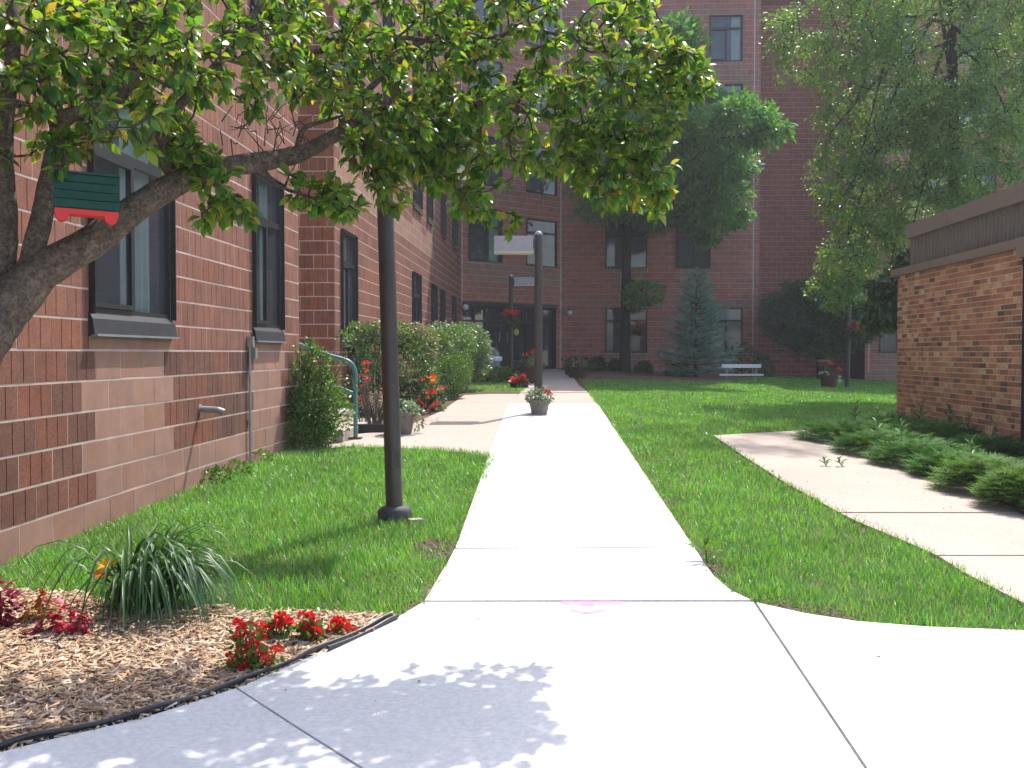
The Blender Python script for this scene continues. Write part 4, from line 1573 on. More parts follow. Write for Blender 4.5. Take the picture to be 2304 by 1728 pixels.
def lamp(name, label, base, h, r, lean, head_dir, head_len=.6, head_h=.22, head_w=.30, group='courtyard lamp posts', footing=True, center=0.0):
    """square-headed area lamp: pole with ball cap, box head on a short arm"""
    base = Vector(base)
    t = thing(name, label, 'lamp post', base, group)
    top = base + Vector((lean, 0, h))
    mb = MB()
    mb.tube([base + (top - base) * k for k in (-.02, .25, .5, .75, 1)], [r * 1.02, r * 1.01, r, r * .98, r * .95], 20)
    smooth_angle(mb.part('pole', MP, t))
    mb = MB()
    mb.lathe([(r * .97, 0), (r * .98, .015), (r * .85, r * .5), (r * .5, r * .85), (.004, r)], top, 16)
    smooth_angle(mb.part('pole_cap', M_HEAD, t), 50)
    d = Vector(head_dir).normalized()
    n = Vector((-d.y, d.x, 0))
    R = Matrix((d, n, Z3)).transposed()
    hc = top + d * (r * .9 + .03 + head_len / 2 - center) - Z3 * (head_h / 2 + .03)
    mb = MB()
    mb.box(hc, (head_len, head_w, head_h), R)
    hd = mb.part('lamp_head', M_HEAD, t)
    mb = MB()
    mb.box(hc - Z3 * (head_h / 2 + .012), (head_len + .012, head_w + .012, .024), R)
    mb.part('lamp_rim', M_POLE if center else M_LENS, hd)
    mb = MB()
    mb.box(hc - d * (head_len / 2 + .02) + Z3 * .0, (.06, .08, .12), R)
    mb.part('lamp_arm', MP, t)
    mb = MB()
    mb.box(base + Vector((r * .25, -r * 1.0, .45)), (.05, .012, .11), Matrix.Rotation(.2, 3, 'Z'))
    mb.part('access_plate', MP, t)
    if footing:
        mb = MB()
        mb.lathe([(r * 1.95, -.05), (r * 2.05, .05), (r * 2.0, .085), (r * 1.75, .11), (r * 1.1, .12)], base, 20)
        smooth_angle(mb.part('footing', M_FOOT, t), 45)
    return t


bL = gp(853, 1128)
lamp('lamp_post', 'nearest tall dark lamp post leaning slightly on the left lawn', bL, 2.75, .060, -.075, (1, .25, 0))
b2 = yp(1163, 894, 15.92)
b2.z = gz(b2.x, b2.y)
lamp('lamp_post', 'dark lamp post with grey box head standing behind the potted flowers on the path', b2, 2.72, .062, .0, (-1, -.05, 0), .585, .23, .3, footing=False)
b3 = yp(1104, 800, 28.5)
b3.z = gz(b3.x, b3.y)
zt = yp(1104, 597, 28.5).z
lamp('lamp_post', 'dark lamp post near the entrance carrying a red hanging basket', b3, zt - b3.z, .062, 0, (1, .05, 0), .62, .22, .3, footing=False)
b4 = gp(1830, 838)
zt = yp(1834, 629, b4.y).z
lamp('lamp_post', 'dark lamp post on the shaded right lawn below the pale green tree', b4, zt - b4.z, .065, .03, (1, .35, 0), .62, .21, .42, footing=False, center=.16)

# flat stone beside the first footing
p = gp(897, 1136)
mb = MB()
mb.box(p + Vector((0, 0, .02)), (.11, .08, .06), Matrix.Rotation(.4, 3, 'Z'), (.85, .85))
tag(mb.part('stone', M_STONE, None), 'small flat tan stone beside the nearest lamp post footing', 'stone')


# ================================================================== POTS AND FLOWERS
def pot_mesh(mb, c, rt, rb, h):
    mb.lathe([(rb, 0), (rb * 1.02, .01), (rt * .96, h * .84), (rt * 1.06, h * .86), (rt * 1.08, h), (rt * .98, h), (rt * .95, h * .9), (rt * .2, h * .88)], c, 22)


HEADS = {}


def flowers(par, name, ctrs, r, n, size, m, spread=1.0):
    """round flower heads, each an object of its own; alike heads share a mesh"""
    key = (round(r, 4), n, round(size, 4), m.name)
    if key not in HEADS:
        hs = []
        for _ in range(4):
            d = rdir(n)
            d[:, 2] = np.abs(d[:, 2]) * .8 + .05
            v, f = leaf_cards(d * r * rng.uniform(.4, 1, (n, 1)), d, np.full(n, size) * rng.uniform(.7, 1.2, n), .0, .6 * spread, 'petal', 1.0)
            hs.append(mesh_np('flower', v, f))
        HEADS[key] = hs
    for c in ctrs:
        o = link('flower', random.choice(HEADS[key]), par, m)
        o.location = Vector(c) - LOC.get(par.name, Vector((0, 0, 0)))
        k = random.uniform(.75, 1.25)
        o.scale = (k, k, k)
        o.rotation_euler = (random.uniform(-.4, .4), random.uniform(-.4, .4), random.uniform(0, 6.28))


def leafball(par, name, ells, n, size, m, kind='dia', droop=.2, spread=.8, shell=.6, aspect=1.0, cen=None):
    p, d = ell_points(ells, n, shell)
    v, f = leaf_cards(p, d, size * rng.uniform(.6, 1.25, n), droop, spread, kind, aspect)
    return np_part(name, v, f, m, par)


def planter(name, label, c, rt, rb, h, m, leaves, flower=None, group=None, trailing=False, cat='flower pot'):
    c = Vector(c)
    t = thing(name, label, cat, c, group)
    mb = MB()
    pot_mesh(mb, c, rt, rb, h)
    smooth_angle(mb.part('pot', m, t), 40)
    MB().lathe([(rt * .94, 0), (rt * .93, .012)], c + Vector((0, 0, h * .88)), 16).part('soil', MATS['bed_soil'], t)
    lm, ls, ln, lr, lh = leaves
    leafball(t, 'foliage', [(c.x, c.y, c.z + h + lh * .25, lr, lr, lh, 1)], ln, ls, lm, 'leaf')
    if flower:
        fm, pts, fr_ = flower
        flowers(t, 'flowers', [(c.x + a, c.y + b, c.z + h + e) for a, b, e in pts], fr_, 26, fr_ * .8, fm)
        mb = MB()
        for a, b, e in pts:
            mb.tube([c + Vector((a * .4, b * .4, h * .9)), c + Vector((a, b, h + e))], .004, 5)
        mb.part('flower_stems', L_ROUND, t)
    return t


pp = gp(1165, 899)
planter('flower_pot', 'wide grey pot of red geraniums on the white path in front of a lamp post', pp, .158, .108, .25, M_POT,
        (L_VARIEG, .055, 420, .2, .13), (L_RED, [(.08, -.02, .12), (.12, .03, .10), (.05, .05, .14), (.15, -.03, .08)], .032), 'potted flowers by the paths')
p = gp(868, 940)
t = planter('flower_pot', 'tan pot of trailing pale green plants half hidden behind the nearest lamp post', p, .17, .12, .30, M_POT,
            (L_VARIEG, .06, 260, .22, .12), None, 'potted flowers by the paths')
leafball(t, 'trailing_leaves', [(p.x + .2, p.y, p.z + .22, .1, .1, .16, 1), (p.x + .12, p.y - .1, p.z + .3, .12, .12, .1, 1)], 160, .05, L_VARIEG, 'leaf', .6)
p = gp(1148, 829)
planter('flower_pot', 'dark pot with orange red flowers beside the shaded entrance path', p, .30, .24, .40, M_DARKPOT,
        (L_ROUND, .07, 300, .32, .22), (L_CORAL, [(-.15, -.1, .3), (.05, -.1, .36), (.2, 0, .28), (-.02, .1, .34)], .06), 'potted flowers by the paths')
p = gp(1247, 817)
planter('flower_pot', 'dark pot of spreading green leaves by the bollard right of the entrance', p, .27, .22, .32, M_DARKPOT,
        (L_BROAD, .13, 200, .42, .22), None, 'potted flowers by the paths')
p = gp(1790, 838)
t = planter('flower_pot', 'brown tub of white and red flowers on the shaded lawn beside a lamp post', p, .23, .20, .33, M_TERRA,
            (L_BROAD, .07, 220, .25, .15), (L_CORAL, [(.02, -.1, .34), (.09, -.1, .30), (.28, -.05, .14), (.24, -.1, .2)], .05), 'potted flowers by the paths')
flowers(t, 'white_flowers', [(p.x - .16, p.y - .12, p.z + .40), (p.x - .22, p.y - .05, p.z + .39), (p.x + .29, p.y - .1, p.z + .29), (p.x + .31, p.y, p.z + .16), (p.x - .08, p.y - .16, p.z + .4)], .055, 22, .05, L_WHITEFL)


def basket(name, label, c, r, m, hang, n=9):
    c = Vector(c)
    t = thing(name, label, 'hanging basket', c, 'red hanging baskets')
    mb = MB()
    mb.lathe([(r * .25, -r * .75), (r * .55, -r * .6), (r * .78, -r * .2), (r * .8, 0), (r * .7, .0)], c, 16)
    smooth_angle(mb.part('bowl', M_DARKPOT, t), 50)
    leafball(t, 'foliage', [(c.x, c.y, c.z - r * .15, r * .95, r * .95, r * .6, 1)], 360, r * .3, L_BROAD, 'leaf', .5)
    pts = []
    for i in range(n):
        a = 2 * math.pi * i / n + random.uniform(-.3, .3)
        q = random.uniform(.2, 1.0)
        pts.append((c.x + r * q * math.cos(a), c.y + r * q * math.sin(a), c.z + r * (.85 - .65 * q) + random.uniform(-.04, .04)))
    flowers(t, 'flowers', pts, r * .27, 26, r * .2, m)
    mb = MB()
    for k in range(3):
        a = 2 * math.pi * k / 3
        mb.tube([c + Vector((r * .7 * math.cos(a), r * .7 * math.sin(a), 0)), Vector(hang)], .006, 5)
    mb.part('hanger', M_FRAME, t)
    return t


h = yp(1104, 652, 28.35)
basket('hanging_basket', 'red geranium basket hung on the lamp post by the entrance', yp(1103, 690, 28.1), .27, L_RED, h, 12)
h = yp(1381, 660, 35.2)
basket('hanging_basket', 'red flower basket hung under the dark tree before the tower window', yp(1380, 712, 35.2), .25, L_RED, h)
q = yp(1851, 715, b4.y - .1)
basket('hanging_basket', 'crimson flower basket on the right of the far right lamp post', q, .26, L_RED, yp(1836, 688, b4.y), 8)

# ================================================================== SMALL FURNITURE
# bench
pb = gp(1600, 824)
bt = thing('garden_bench', 'white two plank garden bench on thin legs beside the blue spruce', 'bench', pb)
for (x0, y0, x1, y1, dY, hh) in ((1559, 789, 1644, 792, .22, .075), (1554, 808, 1648, 811.5, -.05, .06)):
    a, b = yp(x0, y0, pb.y + dY), yp(x1, y1, pb.y + dY - .05)
    mb = MB()
    R = Matrix.Rotation(math.atan2(b.y - a.y, b.x - a.x), 3, 'Z')
    mb.box((a + b) / 2, ((b - a).length, .045 if hh > .07 else .26, .11 if hh > .07 else .05), R)
    mb.part('backrest' if hh > .07 else 'seat', M_WHITE, bt)
for x in (1569, 1632):
    for dY in (-.12, .12):
        a = yp(x, 811, pb.y + dY)
        c = Vector((a.x, a.y, gz(a.x, a.y)))
        mb = MB()
        mb.tube([c, a, ] if dY < 0 else [c, a, yp(x + 2, 789, pb.y + .27)], .018, 8)
        mb.part('leg', M_GALV, bt)

# box on a post
pf = gp(1778, 832)
ft = thing('post_box', 'small brown roofed box on a thin dark post in the right lawn shade', 'bird feeder', pf)
zb = yp(1778, 790, pf.y).z
MB().tube([pf, Vector((pf.x, pf.y, zb))], .035, 8).part('post', M_POLE, ft)
mb = MB()
mb.box((pf.x, pf.y, zb + .06), (.30, .24, .13))
mb.part('box', surf('brown_wood', [(0.16, 0.085, 0.06)], 0.8, 12, 0.3), ft)
mb = MB()
mb.box((pf.x, pf.y, zb + .15), (.40, .34, .06), None, (.8, .5))
mb.part('roof', MATS['brown_wood'], ft)

# litter bin
p = gp(1060, 826)
p = yp(1060, 815, 27.5)
p.z = gz(p.x, p.y)
bn = thing('litter_bin', 'grey litter bin with domed lid and white bag rim by the hedge end', 'bin', p)
mb = MB()
mb.lathe([(.23, 0), (.25, .02), (.26, .52), (.24, .55)], p, 18)
smooth_angle(mb.part('body', surf('grey_bin', [(0.20, 0.19, 0.20)], 0.6, 8, 0.15), bn))
MB().lathe([(.26, .50), (.30, .52), (.305, .60), (.28, .63), (.25, .63)], p, 18).part('bag_rim', surf('white_bag', [(0.65, 0.62, 0.70)], 0.5, 20, 0.2), bn)
mb = MB()
mb.lathe([(.25, .62), (.25, .70), (.21, .80), (.12, .87), (.004, .89)], p, 18)
smooth_angle(mb.part('lid', surf('dull_lid', [(0.15, 0.14, 0.14)], 0.35, 8, 0.2, metal=.5), bn), 60)

# bollard and a white-topped ash urn
p = gp(1229, 812)
t = thing('bollard', 'dark bollard standing right of the entrance doors', 'bollard', p)
zb = yp(1229, 775, p.y).z
MB().lathe([(.10, 0), (.09, .03), (.085, zb - p.z - .04), (.06, zb - p.z)], p, 14).part('post', M_EDGE, t)
MB().lathe([(.087, zb - p.z - .2), (.092, zb - p.z - .19), (.092, zb - p.z - .14), (.087, zb - p.z - .13)], p, 14).part('band', M_POLE, t)
p = gp(1240, 810)
t = thing('ash_urn', 'slim post with a white top beside the dark bollard', 'ashtray', p)
zb = yp(1240, 797, p.y).z
MB().lathe([(.09, 0), (.04, .04), (.035, zb - p.z)], p, 10).part('post', M_EDGE, t)
MB().lathe([(.035, zb - p.z), (.055, zb - p.z + .03), (.045, zb - p.z + .10), (.01, zb - p.z + .13)], p, 10).part('top', M_WHITE, t)

# globe lamps beside the doors
for (x, y, fc, lab) in ((1040, 692, f_ent, 'white globe wall lamp at the left corner of the entrance'), (1281, 705, f_tow, 'white globe wall lamp on the tower wall right of the entrance')):
    u, z = on_face(fc, x, y)
    u = max(.08, u)
    q = fc.pt(u, z, .16)
    t = thing('wall_lamp', lab, 'wall lamp', fc.pt(u, z, .04), 'globe lamps at the entrance')
    mb = MB()
    mb.lathe([(.02, -.11), (.07, -.09), (.105, -.03), (.11, .02), (.085, .075), (.04, .10), (.03, .11)], q, 16)
    smooth_angle(mb.part('globe', surf('white_globe', [(0.62, 0.62, 0.62)], 0.25, 4, 0.08), t), 60)
    MB().tube([fc.pt(u, z + .13, .03), fc.pt(u, z + .15, .10), q + Vector((0, 0, .10))], .02, 8).part('bracket', M_FRAME, t)
    MB().lathe([(.05, 0), (.05, .03)], q + Vector((0, 0, .105)), 12).part('cap', M_FRAME, t)

# conduit with box, and outlet pipe, on the near wall
wx = XN + .04
a = xp(535, 738, wx)
c = xp(533, 1000, wx)
t = thing('electrical_conduit', 'thin grey conduit with a switch box running up the block wall', 'conduit', Vector((wx, a.y, c.z)))
mb = MB()
mb.tube([(wx + .02, a.y, c.z - .05), (wx + .02, a.y, a.z - .05)], .013, 8)
mb.part('pipe', M_GALV, t)
MB().box((wx + .03, a.y, a.z - .0), (.06, .06, .10)).part('cap_box', M_GALV, t)
MB().box((wx + .04, a.y + .035, a.z - .115), (.075, .075, .10)).part('switch_box', surf('grey_box', [(0.22, 0.21, 0.22)], 0.5, 8, 0.2), t)
MB().box((wx + .03, a.y + .075, a.z - .115), (.05, .03, .06)).part('switch', M_FRAME, t)
for zz in (.35, .75):
    MB().box((wx + .012, a.y, c.z + (a.z - c.z) * zz), (.02, .07, .025)).part('strap', M_GALV, t)
a = xp(432, 883, wx)
t = thing('outlet_pipe', 'short silver pipe sticking out of the brown block wall', 'pipe', a)
MB().tube([a + Vector((-.02, 0, 0)), a + Vector((.16, .0, -.012)), a + Vector((.21, 0, -.03))], [.028, .028, .027], 12).part('pipe', M_GALV, t)
MB().lathe([(.045, 0), (.045, .008)], (0, 0, 0), 14)
mb = MB()
mb.tube([a + Vector((-.012, 0, 0)), a + Vector((.006, 0, 0))], .042, 14)
mb.part('collar', M_GALV, t)

# stairs into the recess with green handrail
st = thing('entry_steps', 'low concrete steps rising into the wall recess behind the leafy shrub', 'steps', gp(735, 962))
q = gp(745, 958)
for k in range(3):
    mb = MB()
    x1 = q.x + .0 - k * .32
    mb.box(((x1 - 5.6) / 2 - .0, 13.65, q.z + .07 + .15 * k), (x1 + 5.6, 2.66 - .004 * k, .16))
    mb.part('step', M_OLDCON, st)
YR = 12.75
rb = gp(768, 952)
YR = rb.y
top = yp(766, 800, YR)
rt_ = thing('handrail', 'green painted tube handrail with rusty base plate at the steps', 'handrail', rb)
mb = MB()
e = yp(600, 727, YR + .1)
e2 = yp(612, 835, YR + .1)
pts = [rb, yp(768, 850, YR), yp(768, 812, YR), yp(765, 795, YR), yp(757, 784, YR), yp(742, 776.5, YR), yp(700, 764, YR), e]
sp, ro = spline(pts, [.027] * len(pts), 3)
mb.tube(sp, ro, 12)
smooth_angle(mb.part('rail', M_GREENPAINT, rt_), 60)
mb = MB()
mb.tube([yp(768, 852, YR), yp(735, 838, YR), e2], .022, 10)
smooth_angle(mb.part('lower_rail', M_GREENPAINT, rt_), 60)
MB().box(rb + Vector((0, 0, .02)), (.17, .14, .05), None, (.9, .9)).part('base_plate', M_RUST, rt_)
# dark pipe behind the rail
q = gp(762, 935)
q = yp(762, 930, 14.7)
q.z = gz(q.x, q.y)
t = thing('vent_pipe', 'dark thin pipe standing against the wall behind the green handrail', 'pipe', q)
z1 = yp(762, 776, q.y).z
MB().tube([q, Vector((q.x, q.y, z1))], .028, 8).part('pipe', M_EDGE, t)
MB().lathe([(.045, z1 - q.z - .07), (.05, z1 - q.z - .02), (.02, z1 - q.z + .05)], q, 10).part('cap', M_EDGE, t)
a = gp(800, 938)
b = gp(832, 938)
mb = MB()
mb.box(((gp(752, 941).x + b.x) / 2, a.y + .05, a.z + .06), (b.x - gp(752, 941).x, .05, .13))
tag(mb.part('bed_edging', M_EDGE, None), 'black edging board of the hedge bed beside the handrail base', 'edging')

# ================================================================== TREES
def wood(mb, pts, radii, n=10, sub=4, jit=0.05):
    sp, ro = spline(pts, radii, sub)
    mb.tube(sp, ro, n, True, jit)
    return sp


# ---- crabapple beside the camera: trunk in the chip bed, limbs over the path
base = Vector((-2.72, 3.72, gz(-2.72, 3.72)))
crab = thing('crabapple_tree', 'crabapple tree with dark green leaves leaning in from the left edge over the path', 'tree', base)
tr = MB()
Y = yp
nodes = []
limb = [base - Z3 * .1, base + Vector((.05, .03, .55)), Y(-70, 770, 3.85), Y(-10, 690, 3.95), Y(45, 632, 4.0), Y(98, 580, 4.05), Y(200, 522, 4.15), Y(298, 447, 4.3), Y(390, 392, 4.4), Y(480, 362, 4.5), Y(560, 350, 4.6), Y(648, 332, 4.75),
        Y(728, 290, 4.9), Y(790, 250, 5.0), Y(880, 228, 5.1), Y(1000, 218, 5.2), Y(1120, 240, 5.25), Y(1240, 268, 5.3), Y(1370, 305, 5.3)]
lr = [.15, .13, .115, .10, .088, .074, .066, .059, .051, .046, .043, .038, .031, .024, .017, .012, .009, .006, .004]
limbs = [(limb, lr)]
limbs.append(([Y(60, 622, 4.02), Y(74, 540, 4.05), Y(93, 455, 4.1), Y(112, 362, 4.15), Y(124, 292, 4.2), Y(150, 250, 4.22), Y(215, 238, 4.3), Y(270, 190, 4.35), Y(298, 110, 4.4), Y(300, 0, 4.45), Y(310, -160, 4.5), Y(330, -330, 4.55)],
              [.055, .045, .042, .038, .034, .032, .032, .030, .026, .022, .016, .008]))
limbs.append(([Y(124, 292, 4.2), Y(105, 210, 4.2), Y(85, 120, 4.25), Y(110, 40, 4.3), Y(150, -60, 4.3)], [.026, .022, .02, .017, .012]))
limbs.append(([Y(-20, 690, 3.95), Y(6, 590, 4.05), Y(15, 470, 4.1), Y(8, 350, 4.15), Y(14, 230, 4.2), Y(30, 90, 4.25), Y(20, -60, 4.3), Y(10, -250, 4.3)], [.06, .046, .042, .038, .033, .028, .022, .012]))
limbs.append(([Y(298, 130, 4.4), Y(370, 108, 4.5), Y(470, 120, 4.65), Y(570, 140, 4.8), Y(700, 108, 5.0), Y(850, 82, 5.15), Y(1000, 92, 5.3), Y(1150, 66, 5.35), Y(1300, 100, 5.4), Y(1440, 130, 5.4)], [.022, .02, .018, .016, .014, .012, .010, .008, .006, .004]))
limbs.append(([Y(390, 392, 4.4), Y(345, 330, 4.4), Y(365, 260, 4.45), Y(430, 180, 4.5), Y(520, 80, 4.6), Y(600, -60, 4.7), Y(700, -200, 4.8)], [.03, .026, .023, .02, .016, .012, .008]))
limbs.append(([Y(728, 290, 4.9), Y(800, 190, 5.0), Y(900, 100, 5.2), Y(1050, -20, 5.4), Y(1200, -160, 5.5)], [.02, .017, .014, .011, .007]))
limbs.append(([Y(640, 334, 4.75), Y(655, 280, 4.8), Y(700, 262, 4.9), Y(740, 250, 5.0)], [.018, .012, .009, .006]))
limbs.append(([Y(560, 352, 4.6), Y(600, 400, 4.6), Y(680, 430, 4.6), Y(745, 470, 4.65)], [.012, .008, .006, .003]))
limbs.append(([Y(150, 250, 4.22), Y(60, 230, 4.1), Y(-60, 200, 4.0), Y(-220, 150, 3.9)], [.022, .018, .014, .008]))
for pts, rr in limbs:
    sp = wood(tr, pts, rr, 10, 5, .06)
    nodes += [tuple(p) for p in sp[8 if pts is limb else 3:]]
o = tr.part('trunk', M_BARK, crab)
o.data.polygons.foreach_set('use_smooth', [True] * len(o.data.polygons))

# leaf clusters: (polygon in the photograph's frame, nearest and farthest distance, how many)
canopy = [
    ([(-30, -20), (420, -20), (430, 240), (330, 330), (200, 300), (120, 390), (60, 330), (-30, 400)], 3.75, 4.7, 150),
    ([(150, -20), (640, -20), (660, 170), (560, 260), (470, 250), (410, 300), (300, 260), (160, 150)], 3.9, 5.2, 120),
    ([(380, 270), (470, 300), (500, 360), (520, 420), (560, 480), (500, 470), (470, 500), (430, 480), (440, 420), (390, 380), (330, 350)], 4.2, 4.6, 40),
    ([(560, -20), (1010, -20), (1010, 260), (900, 330), (840, 390), (760, 330), (700, 240), (620, 250)], 4.5, 5.7, 215),
    ([(730, 280), (900, 270), (910, 420), (850, 470), (780, 400), (740, 330)], 4.7, 5.2, 36),
    ([(690, 380), (760, 400), (800, 430), (760, 480), (690, 460)], 4.5, 4.8, 14),
    ([(570, 370), (640, 360), (720, 440), (690, 455), (600, 420)], 4.5, 4.8, 10),
    ([(900, 180), (1230, 160), (1260, 300), (1220, 400), (1130, 380), (1060, 430), (960, 470), (910, 400)], 4.8, 5.7, 130),
    ([(960, 380), (1100, 380), (1140, 470), (1080, 510), (1000, 470)], 4.9, 5.2, 14),
    ([(1000, -20), (1430, -20), (1440, 60), (1520, 140), (1520, 190), (1440, 220), (1300, 180), (1150, 190), (1000, 180)], 4.9, 5.8, 150),
    ([(1180, 170), (1450, 190), (1470, 260), (1420, 340), (1460, 380), (1420, 470), (1350, 440), (1280, 440), (1230, 380)], 4.9, 5.6, 150),
    ([(1380, 60), (1500, 100), (1550, 150), (1540, 200), (1470, 240), (1400, 200)], 5.0, 5.4, 34),
    ([(800, 240), (1010, 230), (1010, 380), (900, 400), (830, 370)], 4.9, 5.6, 60),
    ([(1230, 250), (1460, 300), (1470, 390), (1420, 470), (1260, 440)], 5.0, 5.5, 40),
    ([(-200, -420), (1250, -420), (1420, -10), (-30, -10)], 4.3, 6.0, 150),
    ([(-420, -300), (-30, -420), (-30, 380), (-300, 330)], 3.5, 4.6, 50),
]
tg = []
tout = []
for poly, y0, y1, n in canopy:
    xs = [p[0] for p in poly]
    ys = [p[1] for p in poly]
    got = 0
    n = int(n * 1.4)
    while got < n:
        x, y = random.uniform(min(xs), max(xs)), random.uniform(min(ys), max(ys))
        if not in_poly(np.array([x]), np.array([y]), poly)[0]:
            continue
        # leave some windows where the wall shows between the limbs
        if 470 < x < 650 and 235 < y < 345 and random.random() < .85:
            continue
        if 60 < x < 330 and 200 < y < 330 and random.random() < .35:
            continue
        q = yp(x, y, random.uniform(y0, y1))
        if q.x < -3.0:
            continue
        tg.append(tuple(q))
        got += 1
tg = np.array(tg)
segs = grow(tg, nodes)
o = twigs(segs, .0065, .0025, 5).part('twigs', M_TWIG, crab)
o['kind'] = 'stuff'
# bare criss-cross twigs in the opening above the limb
mb = MB()
for i in range(46):
    a = yp(random.uniform(470, 660), random.uniform(240, 350), random.uniform(4.4, 4.9))
    d = Vector((random.uniform(-1, 1), random.uniform(-.5, .5), random.uniform(-.6, .9))).normalized()
    L = random.uniform(.05, .16)
    mb.tube([a, a + d * L * .5 + Vector((0, 0, random.uniform(-.02, .02))), a + d * L], [.003, .0025, .0015], 4, False)
mb.part('bare_twigs', M_TWIG, crab)['kind'] = 'stuff'
# leaves along the last part of every twig
lp, ld, lsz = [], [], []
for a, m, t in segs:
    ax = norm((t - m)[None])[0]
    k = random.randint(9, 13)
    for i in range(k):
        s_ = i / k
        q = m + (t - m) * (0.1 + 1.0 * s_)
        side = np.array(rng.normal(size=3))
        side -= ax * side.dot(ax)
        side /= np.linalg.norm(side) + 1e-9
        lp.append(q + side * .006)
        ld.append(ax * (.45 + .6 * s_) + side * .85 + np.array([.12, -.05, -.42]))
        lsz.append(random.uniform(.036, .070))
lp, ld, lsz = np.array(lp), np.array(ld), np.array(lsz)
n = len(lp)
upv = norm(np.array([0, 0, 1.0]) * .8 + rdir(n) * .55)
frm = frames(ld, upv)
sc = np.stack([lsz, lsz * rng.uniform(.95, 1.25, n), lsz * rng.uniform(.5, 1.6, n)], 1)
vis = np.zeros(n)
for i in range(n):
    q = project(lp[i])
    if q and 0 < q[0] < 2212 and 0 < q[1] < 1659:
        vis[i] = lsz[i] ** 2 / q[2] ** 2 * abs(np.dot(frm[i][:, 2], norm((np.array(CAM) - lp[i])[None])[0]))
ordr = np.argsort(-vis)
near, far = ordr[:300], ordr[300:]
leaf_me = [mesh_np('leaf', np.array(LEAF_V) * np.array([1, w, c]), LEAF_F) for w, c in ((1.0, 1.0), (1.15, .6), (1.1, 1.5))]
for i in near:
    o = link('leaf', random.choice(leaf_me), crab, L_CRABRED if random.random() < .03 else L_CRAB)
    M = Matrix([list(r) for r in frm[i]]).to_4x4() @ Matrix.Diagonal((lsz[i],) * 3 + (1,))
    M.translation = Vector(lp[i]) - LOC[crab.name]
    o.matrix_basis = M
v, f = scatter(LEAF_V, LEAF_F, lp[far], frm[far], sc[far])
np_part('foliage', v, f, L_CRAB, crab, False, 'stuff')
kr = rng.choice(len(far), 110, False)
v, f = scatter(LEAF_V, LEAF_F, lp[far][kr] + .012, frm[far][kr], sc[far][kr])
np_part('turning_leaves', v, f, L_CRABRED, crab, False, 'stuff')
# small dark crabapples
k = rng.choice(len(segs), 130, False)
mb = MB()
for i in k:
    c = Vector(segs[i][1]) + Vector((random.uniform(-.02, .02), random.uniform(-.02, .02), -.025))
    mb.lathe([(.001, -.008), (.007, -.004), (.008, .002), (.004, .008)], c, 6)
mb.part('fruit', surf('dark_red_fruit', [(0.10, 0.02, 0.03), (0.16, 0.035, 0.04)], 0.4, 20, 0.2), crab)['kind'] = 'stuff'
print('crab leaves', n)

# ---- birdhouse hanging in it
YB = 3.95
bc = yp(187, 425, YB)
sc_b = YB / F * S
bh = thing('birdhouse', 'green plank roofed birdhouse with red base hanging in the crabapple tree', 'birdhouse', bc)
Wd = 132 * sc_b
R0 = Matrix.Rotation(rad(2), 3, 'Y') @ Matrix.Rotation(rad(27), 3, 'Z')


def L(x, y, z):
    return bc + R0 @ Vector((x, y, z))


ph = .0315
for i in range(4):
    mb = MB()
    zc = .062 - i * .0335
    yc = -.035 - i * .012
    mb.box(L(0, yc, zc), (Wd, .009, ph), R0 @ Matrix.Rotation(rad(-14), 3, 'X'))
    mb.part('roof_plank', M_BHG, bh)
for i in range(4):
    mb = MB()
    zc = .062 - i * .0335
    yc = .035 + i * .012
    mb.box(L(0, yc, zc), (Wd, .009, ph), R0 @ Matrix.Rotation(rad(14), 3, 'X'))
    mb.part('roof_plank', M_BHG, bh)
mb = MB()
mb.box(L(0, 0, .084), (Wd, .085, .008), R0)
mb.part('roof_cap', M_BHG, bh)
mb = MB()
for sx in (-1, 1):
    x = sx * (Wd / 2 - .012)
    q = [L(x - .006, -.036, .078), L(x - .006, .036, .078), L(x - .006, .075, -.062), L(x - .006, -.075, -.062), L(x + .006, -.036, .078), L(x + .006, .036, .078), L(x + .006, .075, -.062), L(x + .006, -.075, -.062)]
    mb = MB()
    mb.add(q, [(0, 1, 2, 3), (7, 6, 5, 4), (0, 4, 5, 1), (1, 5, 6, 2), (2, 6, 7, 3), (3, 7, 4, 0)])
    mb.part('end_panel', M_BHG, bh)
mb = MB()
mb.box(L(0.0, -.03, -.068), (Wd * .97, .09, .020), R0)
mb.part('base', M_BHR, bh)
for sx in (-1, 1):
    mb = MB()
    x = sx * (Wd / 2 - .03)
    mb.tube([L(x, -.074, -.082), L(x, -.02, -.082)], .024, 14)
    mb.box(L(x, -.047, -.071), (.040, .0535, .02), R0)
    mb.part('foot', M_BHR, bh)
mb = MB()
mb.tube([L(-.0, 0, .088), L(.0, 0, .15), yp(195, 238, 4.28)], .002, 5)
mb.part('hanging_wire', M_TWIG, bh)


